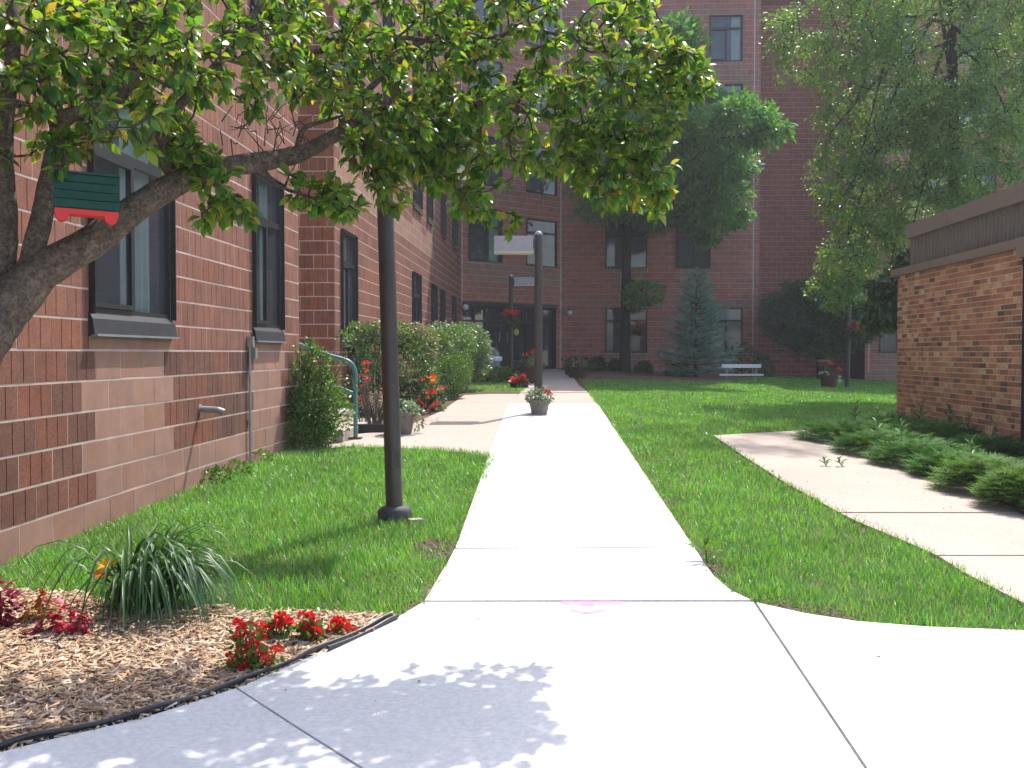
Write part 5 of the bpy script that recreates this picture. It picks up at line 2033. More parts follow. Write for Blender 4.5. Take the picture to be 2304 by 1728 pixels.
def crown_tree(name, label, base, trunk_pts, trunk_r, ells, nclus, per, lsize, m, mb_bark, group=None, droop=.25, shell=.45, clr=.28, kind='dia', extra_limbs=6, twig_r=.02, cat='tree', drape_=0.0, upn=.6, aspect=1.0):
    t = thing(name, label, cat, base, group)
    mb = MB()
    sp = wood(mb, trunk_pts, trunk_r, 10, 4, .05)
    nodes = [tuple(p) for p in sp[4:]]
    e = np.array(ells, float)
    # main limbs out to the crown
    for i in range(extra_limbs):
        k = rng.choice(len(e), p=e[:, 6] / e[:, 6].sum())
        c = e[k, :3] + rdir(1)[0] * e[k, 3:6] * .55
        st_ = np.array(sp[random.randint(len(sp) // 2, len(sp) - 2)])
        md = (st_ + c) / 2 + np.array([0, 0, .12 * np.linalg.norm(c - st_)])
        r = trunk_r[-1] * 1.1 + .01
        s2 = wood(mb, [Vector(st_), Vector(md), Vector(c)], [r, r * .7, r * .3], 7, 4, .05)
        nodes += [tuple(p) for p in s2[1:]]
    o = mb.part('trunk', mb_bark, t)
    o.data.polygons.foreach_set('use_smooth', [True] * len(o.data.polygons))
    p, d = ell_points(ells, nclus, shell)
    segs = grow(p, nodes)
    o = twigs(segs, twig_r, twig_r * .3, 4).part('branches', mb_bark, t)
    o['kind'] = 'stuff'
    q = np.repeat(p, per, 0)
    dd = np.repeat(d, per, 0)
    r = rdir(len(q)) * (rng.random((len(q), 1)) ** .5) * clr
    r[:, 2] *= .65
    r[:, 2] -= drape_ * rng.random(len(q)) ** 2 * clr * 4
    q = q + r
    v, f = leaf_cards(q, dd + norm(r) * .8, lsize * rng.uniform(.6, 1.3, len(q)), droop, .9, kind, aspect, upn)
    np_part('crown', v, f, m, t, False)
    return t


# ---- dark locust before the tower
YT = 35.4
def at(x, y, Yd): return yp(x, y, Yd)
b = at(1350, 806, YT)
b.z = gz(b.x, b.y)
EL = []


def ell(x, y, Yd, rx, ry, w=1.0, deep=1.0):
    """ellipsoid whose outline in the photograph is centred on (x, y) with half sizes rx, ry pixels"""
    c = yp(x, y, Yd)
    s_ = Yd / F * S
    return (c.x, c.y, c.z, rx * s_, rx * s_ * deep, ry * s_, w)


crown_tree('locust_tree', 'tall dark green locust tree standing in front of the tower windows', b,
           [b - Z3 * .1, at(1351, 700, YT), at(1353, 600, YT), at(1357, 480, YT - .1), at(1372, 360, YT - .3), at(1400, 230, YT - .5), at(1420, 110, YT - .5)], [.20, .165, .155, .145, .12, .085, .04],
           [ell(1390, 300, YT - .6, 150, 120, 2.2), ell(1500, 330, YT - .8, 95, 95, 1.6), ell(1440, 430, YT - .8, 115, 75, 1.5), ell(1540, 320, 31, 85, 85, 1.3), ell(1560, 420, 31.5, 55, 75, .8), ell(1450, 340, 31, 90, 90, 1.0), ell(1595, 262, 28.8, 72, 48, .9), ell(1650, 290, 28.6, 40, 18, .22), ell(1530, 470, YT - .9, 50, 60, .5),
            ell(1400, 200, 31, 130, 80, 1.2), ell(1455, 120, 28.6, 60, 75, 1.0), ell(1300, 400, YT - .6, 70, 80, .6), ell(1510, 230, YT - .8, 75, 45, .8)],
           800, 44, .20, L_LOCUSTD, M_BARKD, None, .3, .5, .42, 'dia', 9, .03, aspect=.75)
t2 = at(1393, 640, YT - .9)
lt = bpy.data.objects['locust_tree']
leafball(lt, 'low_foliage', [ell(1393, 632, YT - .9, 46, 24, 1), ell(1375, 650, YT - .9, 30, 16, .4)], 900, .15, L_LOCUSTD, 'dia', .3, .9, .4)
mb = MB()
mb.tube([at(1352, 600, YT), at(1372, 610, YT - .5), t2], [.05, .035, .015], 7)
mb.part('low_branch', M_BARKD, lt)

# ---- large pale green tree on the right
YR_ = 22.5
b = at(2068, 820, YR_)
b.z = gz(b.x, b.y)
crown_tree('pale_green_tree', 'large airy pale green tree with drooping branches over the brick annex', b,
           [b - Z3 * .1, at(2066, 700, YR_), at(2064, 540, YR_), at(2060, 380, YR_), at(2060, 230, YR_), at(2058, 90, YR_), at(2050, -60, YR_), at(2040, -260, YR_), at(1980, -480, YR_)], [.17, .15, .135, .12, .10, .085, .07, .05, .03],
           [ell(1790, 70, YR_ - .3, 140, 110, 1.5), ell(1900, 190, YR_ - .5, 150, 120, 1.6), ell(2060, 100, YR_ - .6, 170, 150, 2.6), ell(2120, 300, YR_ - .8, 150, 130, 2.2), ell(1960, 330, YR_ - .5, 130, 100, 1.5), ell(1870, 430, YR_ - .6, 95, 85, 1.0), ell(1800, 300, YR_ - .5, 60, 120, .55),
            ell(1830, 560, YR_ - .6, 65, 90, .6), ell(1800, 620, YR_ - .7, 40, 40, .12), ell(2000, 470, YR_ - .4, 120, 80, 1.2), ell(1900, 560, YR_, 70, 100, .7), ell(2180, 180, YR_, 90, 170, 1.4), ell(1990, -120, YR_, 220, 160, 2.5), ell(2200, -60, YR_, 160, 200, 2.0), ell(1940, -330, YR_ - .3, 190, 150, 1.2), ell(1890, -680, YR_, 150, 120, .9), ell(1930, 640, YR_ + .3, 45, 50, .2)],
           1500, 60, .078, L_BIRCH, M_BARKD, None, .45, .25, .27, 'dia', 14, .014, drape_=.16, aspect=.95)

# ---- dark shrub tree behind the right lamp
YS = 36.2
b = at(1770, 810, YS)
b.z = gz(b.x, b.y)
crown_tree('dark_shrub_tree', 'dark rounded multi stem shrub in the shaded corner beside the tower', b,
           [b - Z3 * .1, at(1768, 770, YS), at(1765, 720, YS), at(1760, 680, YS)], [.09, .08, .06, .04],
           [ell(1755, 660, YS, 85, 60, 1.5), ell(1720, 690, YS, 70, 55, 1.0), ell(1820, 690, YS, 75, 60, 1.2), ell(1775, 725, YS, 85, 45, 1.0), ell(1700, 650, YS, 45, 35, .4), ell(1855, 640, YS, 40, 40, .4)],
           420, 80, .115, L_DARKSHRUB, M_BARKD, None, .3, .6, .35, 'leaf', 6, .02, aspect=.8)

# ---- small broad-leaved tree just behind the annex corner
YK = 18.2
b = Vector((6.6, 18.6, gz(6.6, 18.6)))
crown_tree('broadleaf_tree', 'small dark broad leaved tree peeking out behind the brick annex corner', b,
           [b - Z3 * .1, b + Z3 * .8, b + Vector((-.1, -.1, 1.5)), b + Vector((-.3, -.2, 2.2))], [.07, .06, .05, .03],
           [ell(1915, 655, YK, 34, 45, 1.0), ell(1950, 640, YK, 50, 60, 1.2), ell(1895, 690, YK, 22, 26, .4), ell(1990, 600, YK + .3, 60, 70, 1.2)],
           110, 26, .17, L_BROAD, M_BARKD, None, .6, .5, .22, 'leaf', 5, .012)

# ---- blue spruce
YP = 33.2
b = gp(1505, 822)
b = yp(1503, 820, YP)
b.z = gz(b.x, b.y)
top = yp(1506, 585, YP)
sp_ = thing('blue_spruce', 'young blue spruce with a pointed top left of the white bench', 'tree', b)
Hs = top.z - b.z
mb = MB()
mb.tube([b - Z3 * .05, b + Z3 * Hs * .5, Vector((top.x, top.y, top.z))], [.07, .045, .008], 8)
mb.part('trunk', M_BARKD, sp_)
bp_, bd_, bs_ = [], [], []
brm = MB()
for i in range(17):
    tz = .05 + .90 * (i / 16.0) ** .92
    rr = 1.22 * (1 - tz) ** .72 * random.uniform(.80, 1.18) + .10
    nb = int(13 - 7 * tz)
    a0 = random.uniform(0, 6.28)
    for k in range(nb):
        a = a0 + 2 * math.pi * k / nb + random.uniform(-.18, .18)
        r2 = rr * random.uniform(.62, 1.12)
        o_ = b + Z3 * Hs * tz + (top - b - Z3 * Hs) * tz
        tip = o_ + Vector((math.cos(a) * r2, math.sin(a) * r2, r2 * (.12 + .5 * tz) - .05))
        md = (o_ + tip) / 2 - Z3 * .05 * r2
        brm.tube([o_, md, tip], [.014, .010, .004], 4, False)
        nn = int(12 + 34 * r2)
        for j in range(nn):
            u = .15 + .88 * (j / nn)
            q = o_ * (1 - u) ** 2 + md * 2 * u * (1 - u) + tip * u * u
            dirv = (tip - o_).normalized()
            sd = Vector((-dirv.y, dirv.x, 0)) * random.uniform(-1, 1) + Vector((0, 0, random.uniform(-.35, .6)))
            bp_.append(tuple(q + sd * .05))
            bd_.append(tuple(dirv + sd * .8))
            bs_.append(random.uniform(.10, .20) * (.75 + .35 * r2))
for j in range(40):
    q = top - Z3 * random.uniform(-.08, .30)
    bp_.append(tuple(q))
    bd_.append((random.uniform(-.5, .5), random.uniform(-.5, .5), 1))
    bs_.append(random.uniform(.08, .14))
brm.part('branches', M_BARKD, sp_)['kind'] = 'stuff'
v, f = leaf_cards(np.array(bp_), np.array(bd_), np.array(bs_), 0, .35, 'frond', .9, .5)
np_part('needles', v, f, L_SPRUCE, sp_)


# ================================================================== SHRUBS
def shrub(name, label, c, ells, n, size, m, stems=8, kind='leaf', cat='shrub', shell=.55, droop=.1, group=None, aspect=1.0, stem_m=None, sr=.012, spread=.9):
    c = Vector(c)
    t = thing(name, label, cat, c, group)
    p, d = ell_points(ells, n, shell)
    p[:, 2] = np.maximum(p[:, 2], g(p[:, 0], p[:, 1]) + .02)
    v, f = leaf_cards(p, d + np.array([0, 0, .35]), size * rng.uniform(.6, 1.3, n), droop, spread, kind, aspect)
    np_part('foliage', v, f, m, t)
    mb = MB()
    for i in range(stems):
        e = ells[i % len(ells)]
        a = random.uniform(0, 6.28)
        q = Vector((e[0] + e[3] * .5 * math.cos(a), e[1] + e[4] * .5 * math.sin(a), e[2] + e[5] * random.uniform(-.1, .6)))
        s0 = c + Vector((random.uniform(-.09, .09), random.uniform(-.09, .09), -.03))
        s0 = s0 * .75 + Vector((q.x, q.y, c.z)) * .25
        mb.tube([s0, (s0 + q) / 2 + Vector((random.uniform(-.05, .05), random.uniform(-.05, .05), .05)), q], [sr, sr * .8, sr * .4], 6)
    mb.part('stems', stem_m or M_TWIG, t)
    return t


# leafy upright shrub at the steps
Yq = 11.9
c = gp(680, 965)
t = shrub('leafy_shrub', 'upright bright green shrub growing against the wall beside the steps', c,
          [ell(662, 900, Yq, 72, 62, 1.6), ell(655, 940, Yq - .1, 74, 40, 1.1), ell(690, 860, Yq, 52, 60, 1.0), ell(685, 790, Yq, 28, 45, .45), ell(632, 840, Yq, 36, 60, .6), ell(722, 890, Yq - .1, 42, 55, .6), ell(668, 765, Yq, 16, 36, .16)],
          5200, .05, L_SHRUB, 16, 'dia', aspect=.85, shell=.4, sr=.007)
mb = MB()
tp, td = [], []
for i in range(60):
    e = gp(640 + random.uniform(-20, 80), 950)
    tip = yp(random.gauss(675, 55), random.uniform(730, 900), Yq + random.uniform(-.3, .3))
    if tip.x < XN + .05:
        tip.x = XN + .08
    md = (e + tip) / 2 + Vector((random.uniform(-.1, .1), random.uniform(-.1, .1), .1))
    mb.tube([e, md, tip], [.006, .004, .0015], 4, False)
    for k in range(16):
        u = .45 + .55 * k / 16
        q = e * (1 - u) ** 2 + md * 2 * u * (1 - u) + tip * u * u
        tp.append(tuple(q))
        td.append(tuple((tip - md).normalized() * .5 + Vector(rdir(1)[0])))
mb.part('shoots', M_TWIG, t)['kind'] = 'stuff'
v, f = leaf_cards(np.array(tp), np.array(td), .05 * rng.uniform(.6, 1.2, len(tp)), .05, .3, 'dia', .9)
np_part('shoot_leaves', v, f, L_SHRUB, t)

# hedge of burning bush along the wall
Yh = 16.4
c = gp(800, 930)
h1 = shrub('hedge_bush', 'large leafy hedge bush with grey stems behind the nearest lamp post', c,
           [ell(850, 770, Yh, 85, 70, 1.6), ell(800, 755, Yh - .2, 60, 50, .9), ell(890, 800, Yh + .3, 60, 80, 1.2), ell(840, 720, Yh, 60, 25, .7), ell(900, 735, Yh + .3, 45, 32, .6), ell(765, 722, Yh - .3, 46, 26, .5), ell(725, 730, Yh - 1.2, 34, 16, .16), ell(830, 850, Yh + .2, 50, 50, .5), ell(800, 800, Yh - .1, 45, 40, .6)],
           9500, .058, L_BURN, 8, 'leaf', shell=.75, aspect=.85, stem_m=M_TWIG, sr=.011, group='leafy bushes along the wing wall')
leafball(h1, 'pale_tips', [ell(850, 715, Yh, 72, 28, 1), ell(905, 745, Yh + .1, 45, 45, 1), ell(785, 722, Yh - .2, 58, 24, .8)], 1500, .06, L_BURNTIP, 'leaf', .1, .8, .8)
mb = MB()
for x0, x1, y1 in ((800, 798, 800), (806, 812, 850), (812, 838, 830), (808, 792, 850), (816, 850, 850), (803, 785, 820), (810, 825, 810), (800, 778, 830), (814, 842, 860)):
    a = gp(x0, 928)
    e = yp(x1, y1, a.y + .2)
    mb.tube([a, (a + e) / 2 + Vector((random.uniform(-.04, .04), 0, 0)), e], [.018, .014, .009], 7)
mb.part('grey_stems', M_BARK, h1)
Yg = 21.5
c = gp(985, 852)
h2 = shrub('hedge_bush', 'pale tipped hedge bush at the far end of the hedge near the bin', c,
           [ell(975, 745, Yg - 1, 55, 40, 1.2), ell(1015, 750, Yg + .6, 45, 48, 1.2), ell(935, 760, Yg - 1.6, 50, 55, 1.2), ell(1030, 780, Yg + .8, 30, 45, .6), ell(1000, 715, Yg, 30, 16, .4)],
           5200, .075, L_BURN, 10, 'leaf', shell=.75, aspect=.85, stem_m=M_BARK, sr=.02, group='leafy bushes along the wing wall')
leafball(h2, 'pale_tips', [ell(1015, 735, Yg + .5, 45, 36, 1.2), ell(960, 720, Yg - .8, 60, 24, 1), ell(1040, 770, Yg + .7, 22, 40, .6)], 1300, .07, L_VARIEG, 'leaf', .1, .8, .8)
Yl = 19.2
c = gp(985, 860)
shrub('round_shrub', 'rounded lime green shrub in front of the hedge beside the old path', c,
      [ell(975, 810, Yl, 45, 42, 1.4), ell(960, 835, Yl - .2, 38, 28, .8), ell(995, 790, Yl + .2, 28, 30, .6)], 5200, .045, L_ROUND, 8, 'dia', shell=.75, aspect=.6, sr=.012)

# rose bush with red flowers
Yv = 16.2
c = gp(890, 905)
rz_ = shrub('rose_bush', 'glossy dark bush covered in red flowers spilling over the old path edge', c,
            [ell(895, 860, Yv, 45, 38, 1.2), ell(925, 850, Yv + .1, 28, 35, .8), ell(900, 890, Yv - .1, 40, 18, .6), ell(945, 858, Yv + .1, 20, 25, .4)], 2600, .045, L_SHRUB if False else L_DARKSHRUB, 8, 'leaf', shell=.7, sr=.01)
leafball(rz_, 'bright_leaves', [ell(920, 845, Yv - .05, 36, 36, 1), ell(945, 880, Yv - .1, 18, 10, .3)], 500, .045, L_ROUND, 'leaf')
pts = [(908, 872), (903, 882), (911, 890), (905, 895), (918, 880), (934, 880), (940, 877), (944, 870), (931, 892), (938, 902), (946, 897), (930, 903), (922, 846), (933, 845), (938, 850), (928, 851), (955, 838), (950, 843), (921, 815), (934, 812), (914, 822), (905, 865), (947, 905), (925, 862)]
for k, (m, sel, nm) in enumerate(((L_RED, pts, 'flowers'), (L_YELLOW, [(936, 823), (934, 818)], 'yellow_flowers'), (L_CORAL, [(938, 828), (932, 828), (937, 817)], 'coral_flowers'))):
    flowers(rz_, nm, [tuple(yp(x, y, Yv - .35 - random.uniform(0, .1))) for x, y in sel], .026, 18, .026, m)
# fallen petals
q = [gp(random.gauss(925, 22), random.uniform(903, 915)) for _ in range(60)]
v, f = scatter(PETAL_V, PETAL_F, np.array([tuple(p + Z3 * .03) for p in q]), frames(np.stack([np.cos(np.arange(60)), np.sin(np.arange(60)), np.zeros(60)], 1), (0, 0, 1)), np.full(60, .03))
np_part('fallen_petals', v, f, L_RED, rz_, False, 'stuff')

# vine with orange red flowers between rail and lamp post
Yo = 15.2
c = gp(785, 935)
vn = shrub('flowering_vine', 'thin climbing vine with orange red flowers behind the green handrail', c,
           [ell(785, 800, Yo, 18, 60, 1), ell(800, 870, Yo, 22, 50, .7), ell(770, 830, Yo, 14, 60, .6), ell(790, 915, Yo - .1, 25, 14, .3)], 900, .055, L_DARKSHRUB, 8, 'leaf', sr=.007)
flowers(vn, 'flowers', [tuple(yp(x, y, Yo - .3)) for x, y in ((787, 785), (792, 783), (796, 786), (785, 789), (789, 800), (792, 804), (793, 823), (795, 821), (791, 826), (778, 812), (777, 838), (781, 865), (783, 872), (780, 862), (828, 880))], .03, 14, .03, L_CORAL)

# low plants of the small bed by the entrance, of the bark bed at the tower
for (x, y, Yd, r, h, m, fm, lab) in (
        (1065, 820, 26.5, 36, 12, L_ROUND, None, 'spreading lime leaved plant at the foot of the third lamp post'),
        (1090, 822, 25.8, 34, 14, L_ROUND, None, 'light green leafy plant beside the shaded grass patch'),
        (1122, 838, 23.2, 16, 10, L_DARKSHRUB, L_RED, 'low clump of red flowers at the corner of the old path'),
        (1040, 812, 26.0, 20, 8, L_DARKSHRUB, L_RED, 'low red flowering clump before the litter bin'),
        (1290, 803, 35.5, 18, 12, L_BROAD, None, 'green plant low against the tower wall right of the bollard'),
        (1330, 806, 35.8, 14, 10, L_BROAD, None, 'small green plant by the locust trunk on its left side'),
        (1390, 806, 35.0, 18, 10, L_BROAD, None, 'small green plant by the locust trunk on its right side'),
        (1462, 806, 33.6, 24, 15, L_ROUND, L_YELLOW, 'small mixed flower clump in front of the blue spruce'),
        (1600, 775, 36.2, 42, 22, L_BROAD, None, 'loose green shrub behind the white bench'),
        (1650, 800, 36.0, 20, 20, L_DARKSHRUB, None, 'dark low shrub at the tower corner beside the bench')):
    e = ell(x, y, Yd, r, h * 1.5, 1)
    c = Vector((e[0], e[1], gz(e[0], e[1])))
    t = shrub('low_plant', lab, c, [(e[0], e[1], max(e[2], c.z + e[5] * .6), e[3], e[4], e[5], 1)], 420, .13 if Yd > 30 else .10, m, 6, 'leaf', 'plant', .5)
    if fm:
        flowers(t, 'flowers', [(e[0] + random.uniform(-.9, .9) * e[3], e[1] - random.uniform(.2, .9) * e[4], c.z + e[5] * random.uniform(.6, 1.5)) for _ in range(12)], .07, 18, .07, fm)

# junipers along the annex
jun = [(1835, 957, 80, 1.0, L_JUN, 'dark juniper mound at the far end of the juniper row'),
       (1915, 985, 85, 1.0, L_JUN, 'dark juniper mound second in the row along the right walkway'),
       (1995, 1010, 85, 1.0, L_JUN, 'flat dark juniper in the middle of the row beside the right walkway'),
       (2078, 1036, 80, .9, L_JUN, 'dark juniper with a tall weed growing from its front edge'),
       (1930, 945, 85, 1.1, L_JUN, 'dark juniper close under the left corner of the brick wall'),
       (2040, 965, 90, 1.1, L_JUN, 'dark juniper spreading under the middle of the brick wall'),
       (2140, 1000, 80, 1.1, L_JUN, 'dark juniper under the right end of the brick wall'),
       (2135, 1068, 78, 1.2, L_JUNL, 'bright yellow green juniper near the right edge'),
       (2225, 1105, 70, 1.3, L_JUNL, 'bright juniper cut off by the right edge beside the walkway')]
for (x, y, rpx, hh, m, lab) in jun:
    hh *= .82
    rpx *= 1.2
    c = gp(x, y)
    if c.x > XA - .25:
        c.x = XA - .3
        c.z = gz(c.x, c.y)
    t = thing('juniper', lab, 'shrub', c, 'junipers along the brick annex')
    R = rpx * S * c.y / F
    R = max(.34, R)
    n = 1300
    a = rng.uniform(0, 2 * np.pi, n)
    r = R * np.sqrt(rng.random(n)) * rng.uniform(.85, 1.12, n)
    lay = rng.random(n)
    prof = np.sqrt(np.clip(1 - (r / (R * 1.1)) ** 2, 0, 1))
    z = .03 + .30 * hh * prof * (0.35 + .65 * lay) + .02 * np.sin(a * 7 + r * 20)
    p = np.stack([c.x + r * np.cos(a), c.y + r * np.sin(a), c.z + z], 1)
    a2 = a + rng.normal(0, .5, n)
    d = np.stack([np.cos(a2), np.sin(a2), rng.normal(.12, .16, n)], 1)
    p[:, 0] = np.minimum(p[:, 0], XA - .05)
    v, f = leaf_cards(p, d, rng.uniform(.08, .17, n), 0, .15, 'frond', .8, .8)
    np_part('sprays', v, f, m, t)
    mb = MB()
    for k in range(7):
        aa = 2 * math.pi * k / 7
        mb.tube([c, c + Vector((R * .5 * math.cos(aa), R * .5 * math.sin(aa), .13 * hh)), c + Vector((R * .9 * math.cos(aa), R * .9 * math.sin(aa), .16 * hh))], [.012, .009, .004], 5)
    mb.part('stems', M_TWIG, t)


# tall weeds among them
def weed(label, c, h, n, size, m=L_WEED, cat='weed'):
    c = Vector(c)
    t = thing('leafy_weed', label, cat, c)
    mb = MB()
    h *= .8
    topv = c + Vector((random.uniform(-.05, .05), random.uniform(-.05, .05), h))
    mb.tube([c, (c + topv) / 2, topv], [.006, .005, .003], 5)
    mb.part('stem', m, t)
    u = np.linspace(.15, 1, n)
    a = np.arange(n) * 2.4 + random.random()
    pos = np.array([tuple(c + (topv - c) * k) for k in u])
    d = np.stack([np.cos(a), np.sin(a), .75 + 1.2 * u ** 2], 1)
    sz = size * (1.15 - .5 * u) * rng.uniform(.8, 1.2, n)
    fr = frames(d, np.array([0, 0, 1.0]))
    sc = np.stack([sz, sz * .55, sz * 1.6], 1)
    for i in range(n):
        v, f = scatter(LEAF_V, LEAF_F, pos[i:i + 1], fr[i:i + 1], sc[i:i + 1])
        np_part('leaf', v, f, m, t)


for (x, y, h, n, s_, lab) in ((1848, 950, .42, 11, .17, 'tall leafy weed rising from the far juniper'),
                             (1895, 972, .40, 12, .20, 'broad leaved weed between the two far junipers'),
                             (1950, 985, .32, 9, .18, 'pale leaved weed at the front of the second juniper'),
                             (1985, 955, .46, 11, .20, 'large weed in front of the left half of the brick wall'),
                             (2075, 965, .44, 10, .18, 'spreading weed before the middle of the brick wall'),
                             (2120, 978, .40, 9, .13, 'thin leaved weed below the hose tap'),
                             (2095, 1050, .40, 9, .15, 'tall pale weed on the front edge of a dark juniper by the walkway'),
                             (2142, 1020, .34, 5, .14, 'single curled weed above the dark juniper near the bright one'),
                             (2160, 1000, .40, 7, .13, 'weed at the right end of the brick wall beside the window frame'),
                             (1775, 950, .12, 8, .10, 'small yellow green weed at the near end of the juniper bed')):
    c = gp(x, y)
    c.x = min(c.x, XA - .18)
    c.z = gz(c.x, c.y) + .1
    weed(lab, c, h, n, s_)
for (x, y, lab) in ((1785, 1012, 'thin weed sprouting from a crack in the right walkway'), (1820, 1012, 'low weed tuft lying on the right walkway near the junipers')):
    c = gp(x, y) + Z3 * .02
    weed(lab, c, .07, 6, .11)
c = gp(1527, 1222)
weed('pale upright weed at the bare right edge of the white path', c, .20, 6, .15, L_ROUND)

# small flat leaves against the wall base in the left lawn, and the yellow green patch there
c = gp(500, 1012)
v = [ell(500, 1003, 9.6, 45, 12, 1), ell(460, 1025, 9.0, 40, 10, 1), ell(550, 992, 10.4, 40, 10, .8)]
shrub('ground_plant', 'yellow green low plants growing along the wall base in the left lawn', gp(500, 1012), [(e[0], e[1], gz(e[0], e[1]) + .05, e[3], e[4] * 1.3, .09, e[6]) for e in v], 700, .05, L_ROUND, 4, 'leaf', 'plant', .4, sr=.003)

# ================================================================== FRONT FLOWER BED
# day lily clump with arching blades
c = gp(310, 1322)
lil = thing('day_lily', 'clump of arching dark green lily blades with yellow and orange flowers', 'plant', c)
bl_v, bl_f = [], []
cnt = 0
for i in range(210):
    a = random.gauss(-.25, .95) if random.random() < .78 else random.uniform(0, 6.28)
    L_ = random.uniform(.42, .82)
    b0 = c + Vector((random.gauss(0, .07), random.gauss(0, .06), 0))
    hz = Vector((math.cos(a), math.sin(a), 0))
    sd = Vector((-hz.y, hz.x, 0))
    hgt, rea = L_ * random.uniform(.36, .60), L_ * random.uniform(.5, .85)
    w = random.uniform(.006, .011)
    k = 7
    for j in range(k):
        u = j / (k - 1)
        q = b0 + hz * rea * u + Z3 * (hgt * (4 * u * (1 - u) * .72 + .34 * math.sin(u * 1.57) - .25 * u * u))
        q.z = max(q.z, gz(q.x, q.y) + .02)
        ww = w * (1 - u ** 3) + .0005
        bl_v += [tuple(q - sd * ww + Z3 * ww * .5), tuple(q), tuple(q + sd * ww + Z3 * ww * .5)]
    for j in range(k - 1):
        o_ = cnt + j * 3
        bl_f += [(o_, o_ + 3, o_ + 4), (o_, o_ + 4, o_ + 1), (o_ + 1, o_ + 4, o_ + 5), (o_ + 1, o_ + 5, o_ + 2)]
    cnt += k * 3
np_part('blades', bl_v, bl_f, L_LILY, lil, True)


def lily_flower(par, p, r, m, tilt):
    d0 = Vector((tilt[0], tilt[1], .8)).normalized()
    pos, dirs = [], []
    e1 = d0.orthogonal().normalized()
    e2 = d0.cross(e1)
    for k in range(6):
        a = 2 * math.pi * k / 6
        pos.append(tuple(p))
        dirs.append(tuple(d0 * .55 + (e1 * math.cos(a) + e2 * math.sin(a))))
    fr = frames(np.array(dirs), np.array(tuple(d0)))
    v, f = scatter(LEAF_V, LEAF_F, np.array(pos), fr, np.stack([np.full(6, r), np.full(6, r * .95), np.full(6, r * 1.2)], 1))
    return np_part('flower', v, f, m, par)


for (x, y, m, r, Yd) in ((229, 1222, L_YELLOW, .046, c.y - .27), (241, 1219, L_YELLOW, .042, c.y - .25), (213, 1241, L_ORANGE, .036, c.y - .25), (222, 1243, L_ORANGE, .03, c.y - .25)):
    q = yp(x, y, Yd)
    lily_flower(lil, q, r, m, (random.uniform(-.5, .3), -.6))
    MB().tube([c + Vector((-.05, .02, 0)), (c + q) / 2 + Vector((-.05, 0, .05)), q], [.005, .004, .003], 5).part('flower_stem', L_ROUND, lil)


def coleus(label, x, y, rpx, hpx, m, lsz, n):
    c = gp(x, y)
    s_ = c.y / F * S
    t = thing('coleus', label, 'plant', c, 'coloured leaf plants in the front bed')
    R, Hh = rpx * s_ * 1.0, hpx * s_ * 1.25
    n = int(n * 1.8)
    lsz *= .72
    d = rdir(n)
    d[:, 2] = np.abs(d[:, 2])
    p = np.array(tuple(c)) + d * np.array([R, R, Hh]) * rng.uniform(.3, 1.0, (n, 1)) + np.array([0, 0, .02])
    fr = frames(norm(d * np.array([1, 1, .3]) + np.array([0, 0, -.15]) + rdir(n) * .35), norm(d * .6 + np.array([0, 0, 1.0])))
    sz = lsz * rng.uniform(.7, 1.2, n)
    v, f = scatter(LEAF_V, LEAF_F, p, fr, np.stack([sz, sz * 1.25, sz], 1))
    np_part('leaves', v, f, m, t)
    MB().tube([c, c + Z3 * Hh * .8], [.008, .004], 6).part('stem', m, t)


coleus('dark magenta leaved plant at the left edge of the wood chip bed', 2, 1362, 42, 88, L_MAGENTA, .075, 60)
coleus('yellow and red leaved plant between the magenta and crimson ones', 84, 1352, 36, 60, L_GOLD, .06, 60)
coleus('crimson leaved plant right of the yellow one in the chip bed', 153, 1376, 36, 62, L_CRIMSON, .075, 40)
coleus('small dark red plant in front of the yellow leaved one', 82, 1384, 20, 30, L_MAGENTA, .055, 18)
coleus('tiny pink red seedling beside the dark magenta plant', 36, 1368, 10, 10, L_CRIMSON, .04, 7)


def begonia(label, x, y, pts, m=L_RED):
    c = gp(x, y)
    t = thing('red_flowers', label, 'flowers', c, 'red bedding flowers in the front bed')
    P_ = [yp(a, b, c.y + random.uniform(-.05, .06)) for a, b in pts]
    flowers(t, 'blooms', [tuple(p) for p in P_], .020, 24, .021, m, 1.0)
    n = 9 * len(pts)
    q = np.array([tuple(p) for p in P_])[rng.integers(0, len(pts), n)] + rng.normal(size=(n, 3)) * .03 - np.array([0, 0, .035])
    q[:, 2] = np.maximum(q[:, 2], g(q[:, 0], q[:, 1]) + .02)
    v, f = leaf_cards(q, rdir(n) + np.array([0, 0, .6]), .036 * rng.uniform(.6, 1.2, n), 0, .5, 'leaf', 1.2)
    np_part('leaves', v, f, L_ROUND, t)
    mb = MB()
    for p in P_:
        b0 = Vector((c.x * .4 + p.x * .6, c.y * .4 + p.y * .6, 0))
        b0.z = gz(b0.x, b0.y)
        mb.tube([b0, p], [.004, .003], 5)
    mb.part('stems', L_ROUND, t)


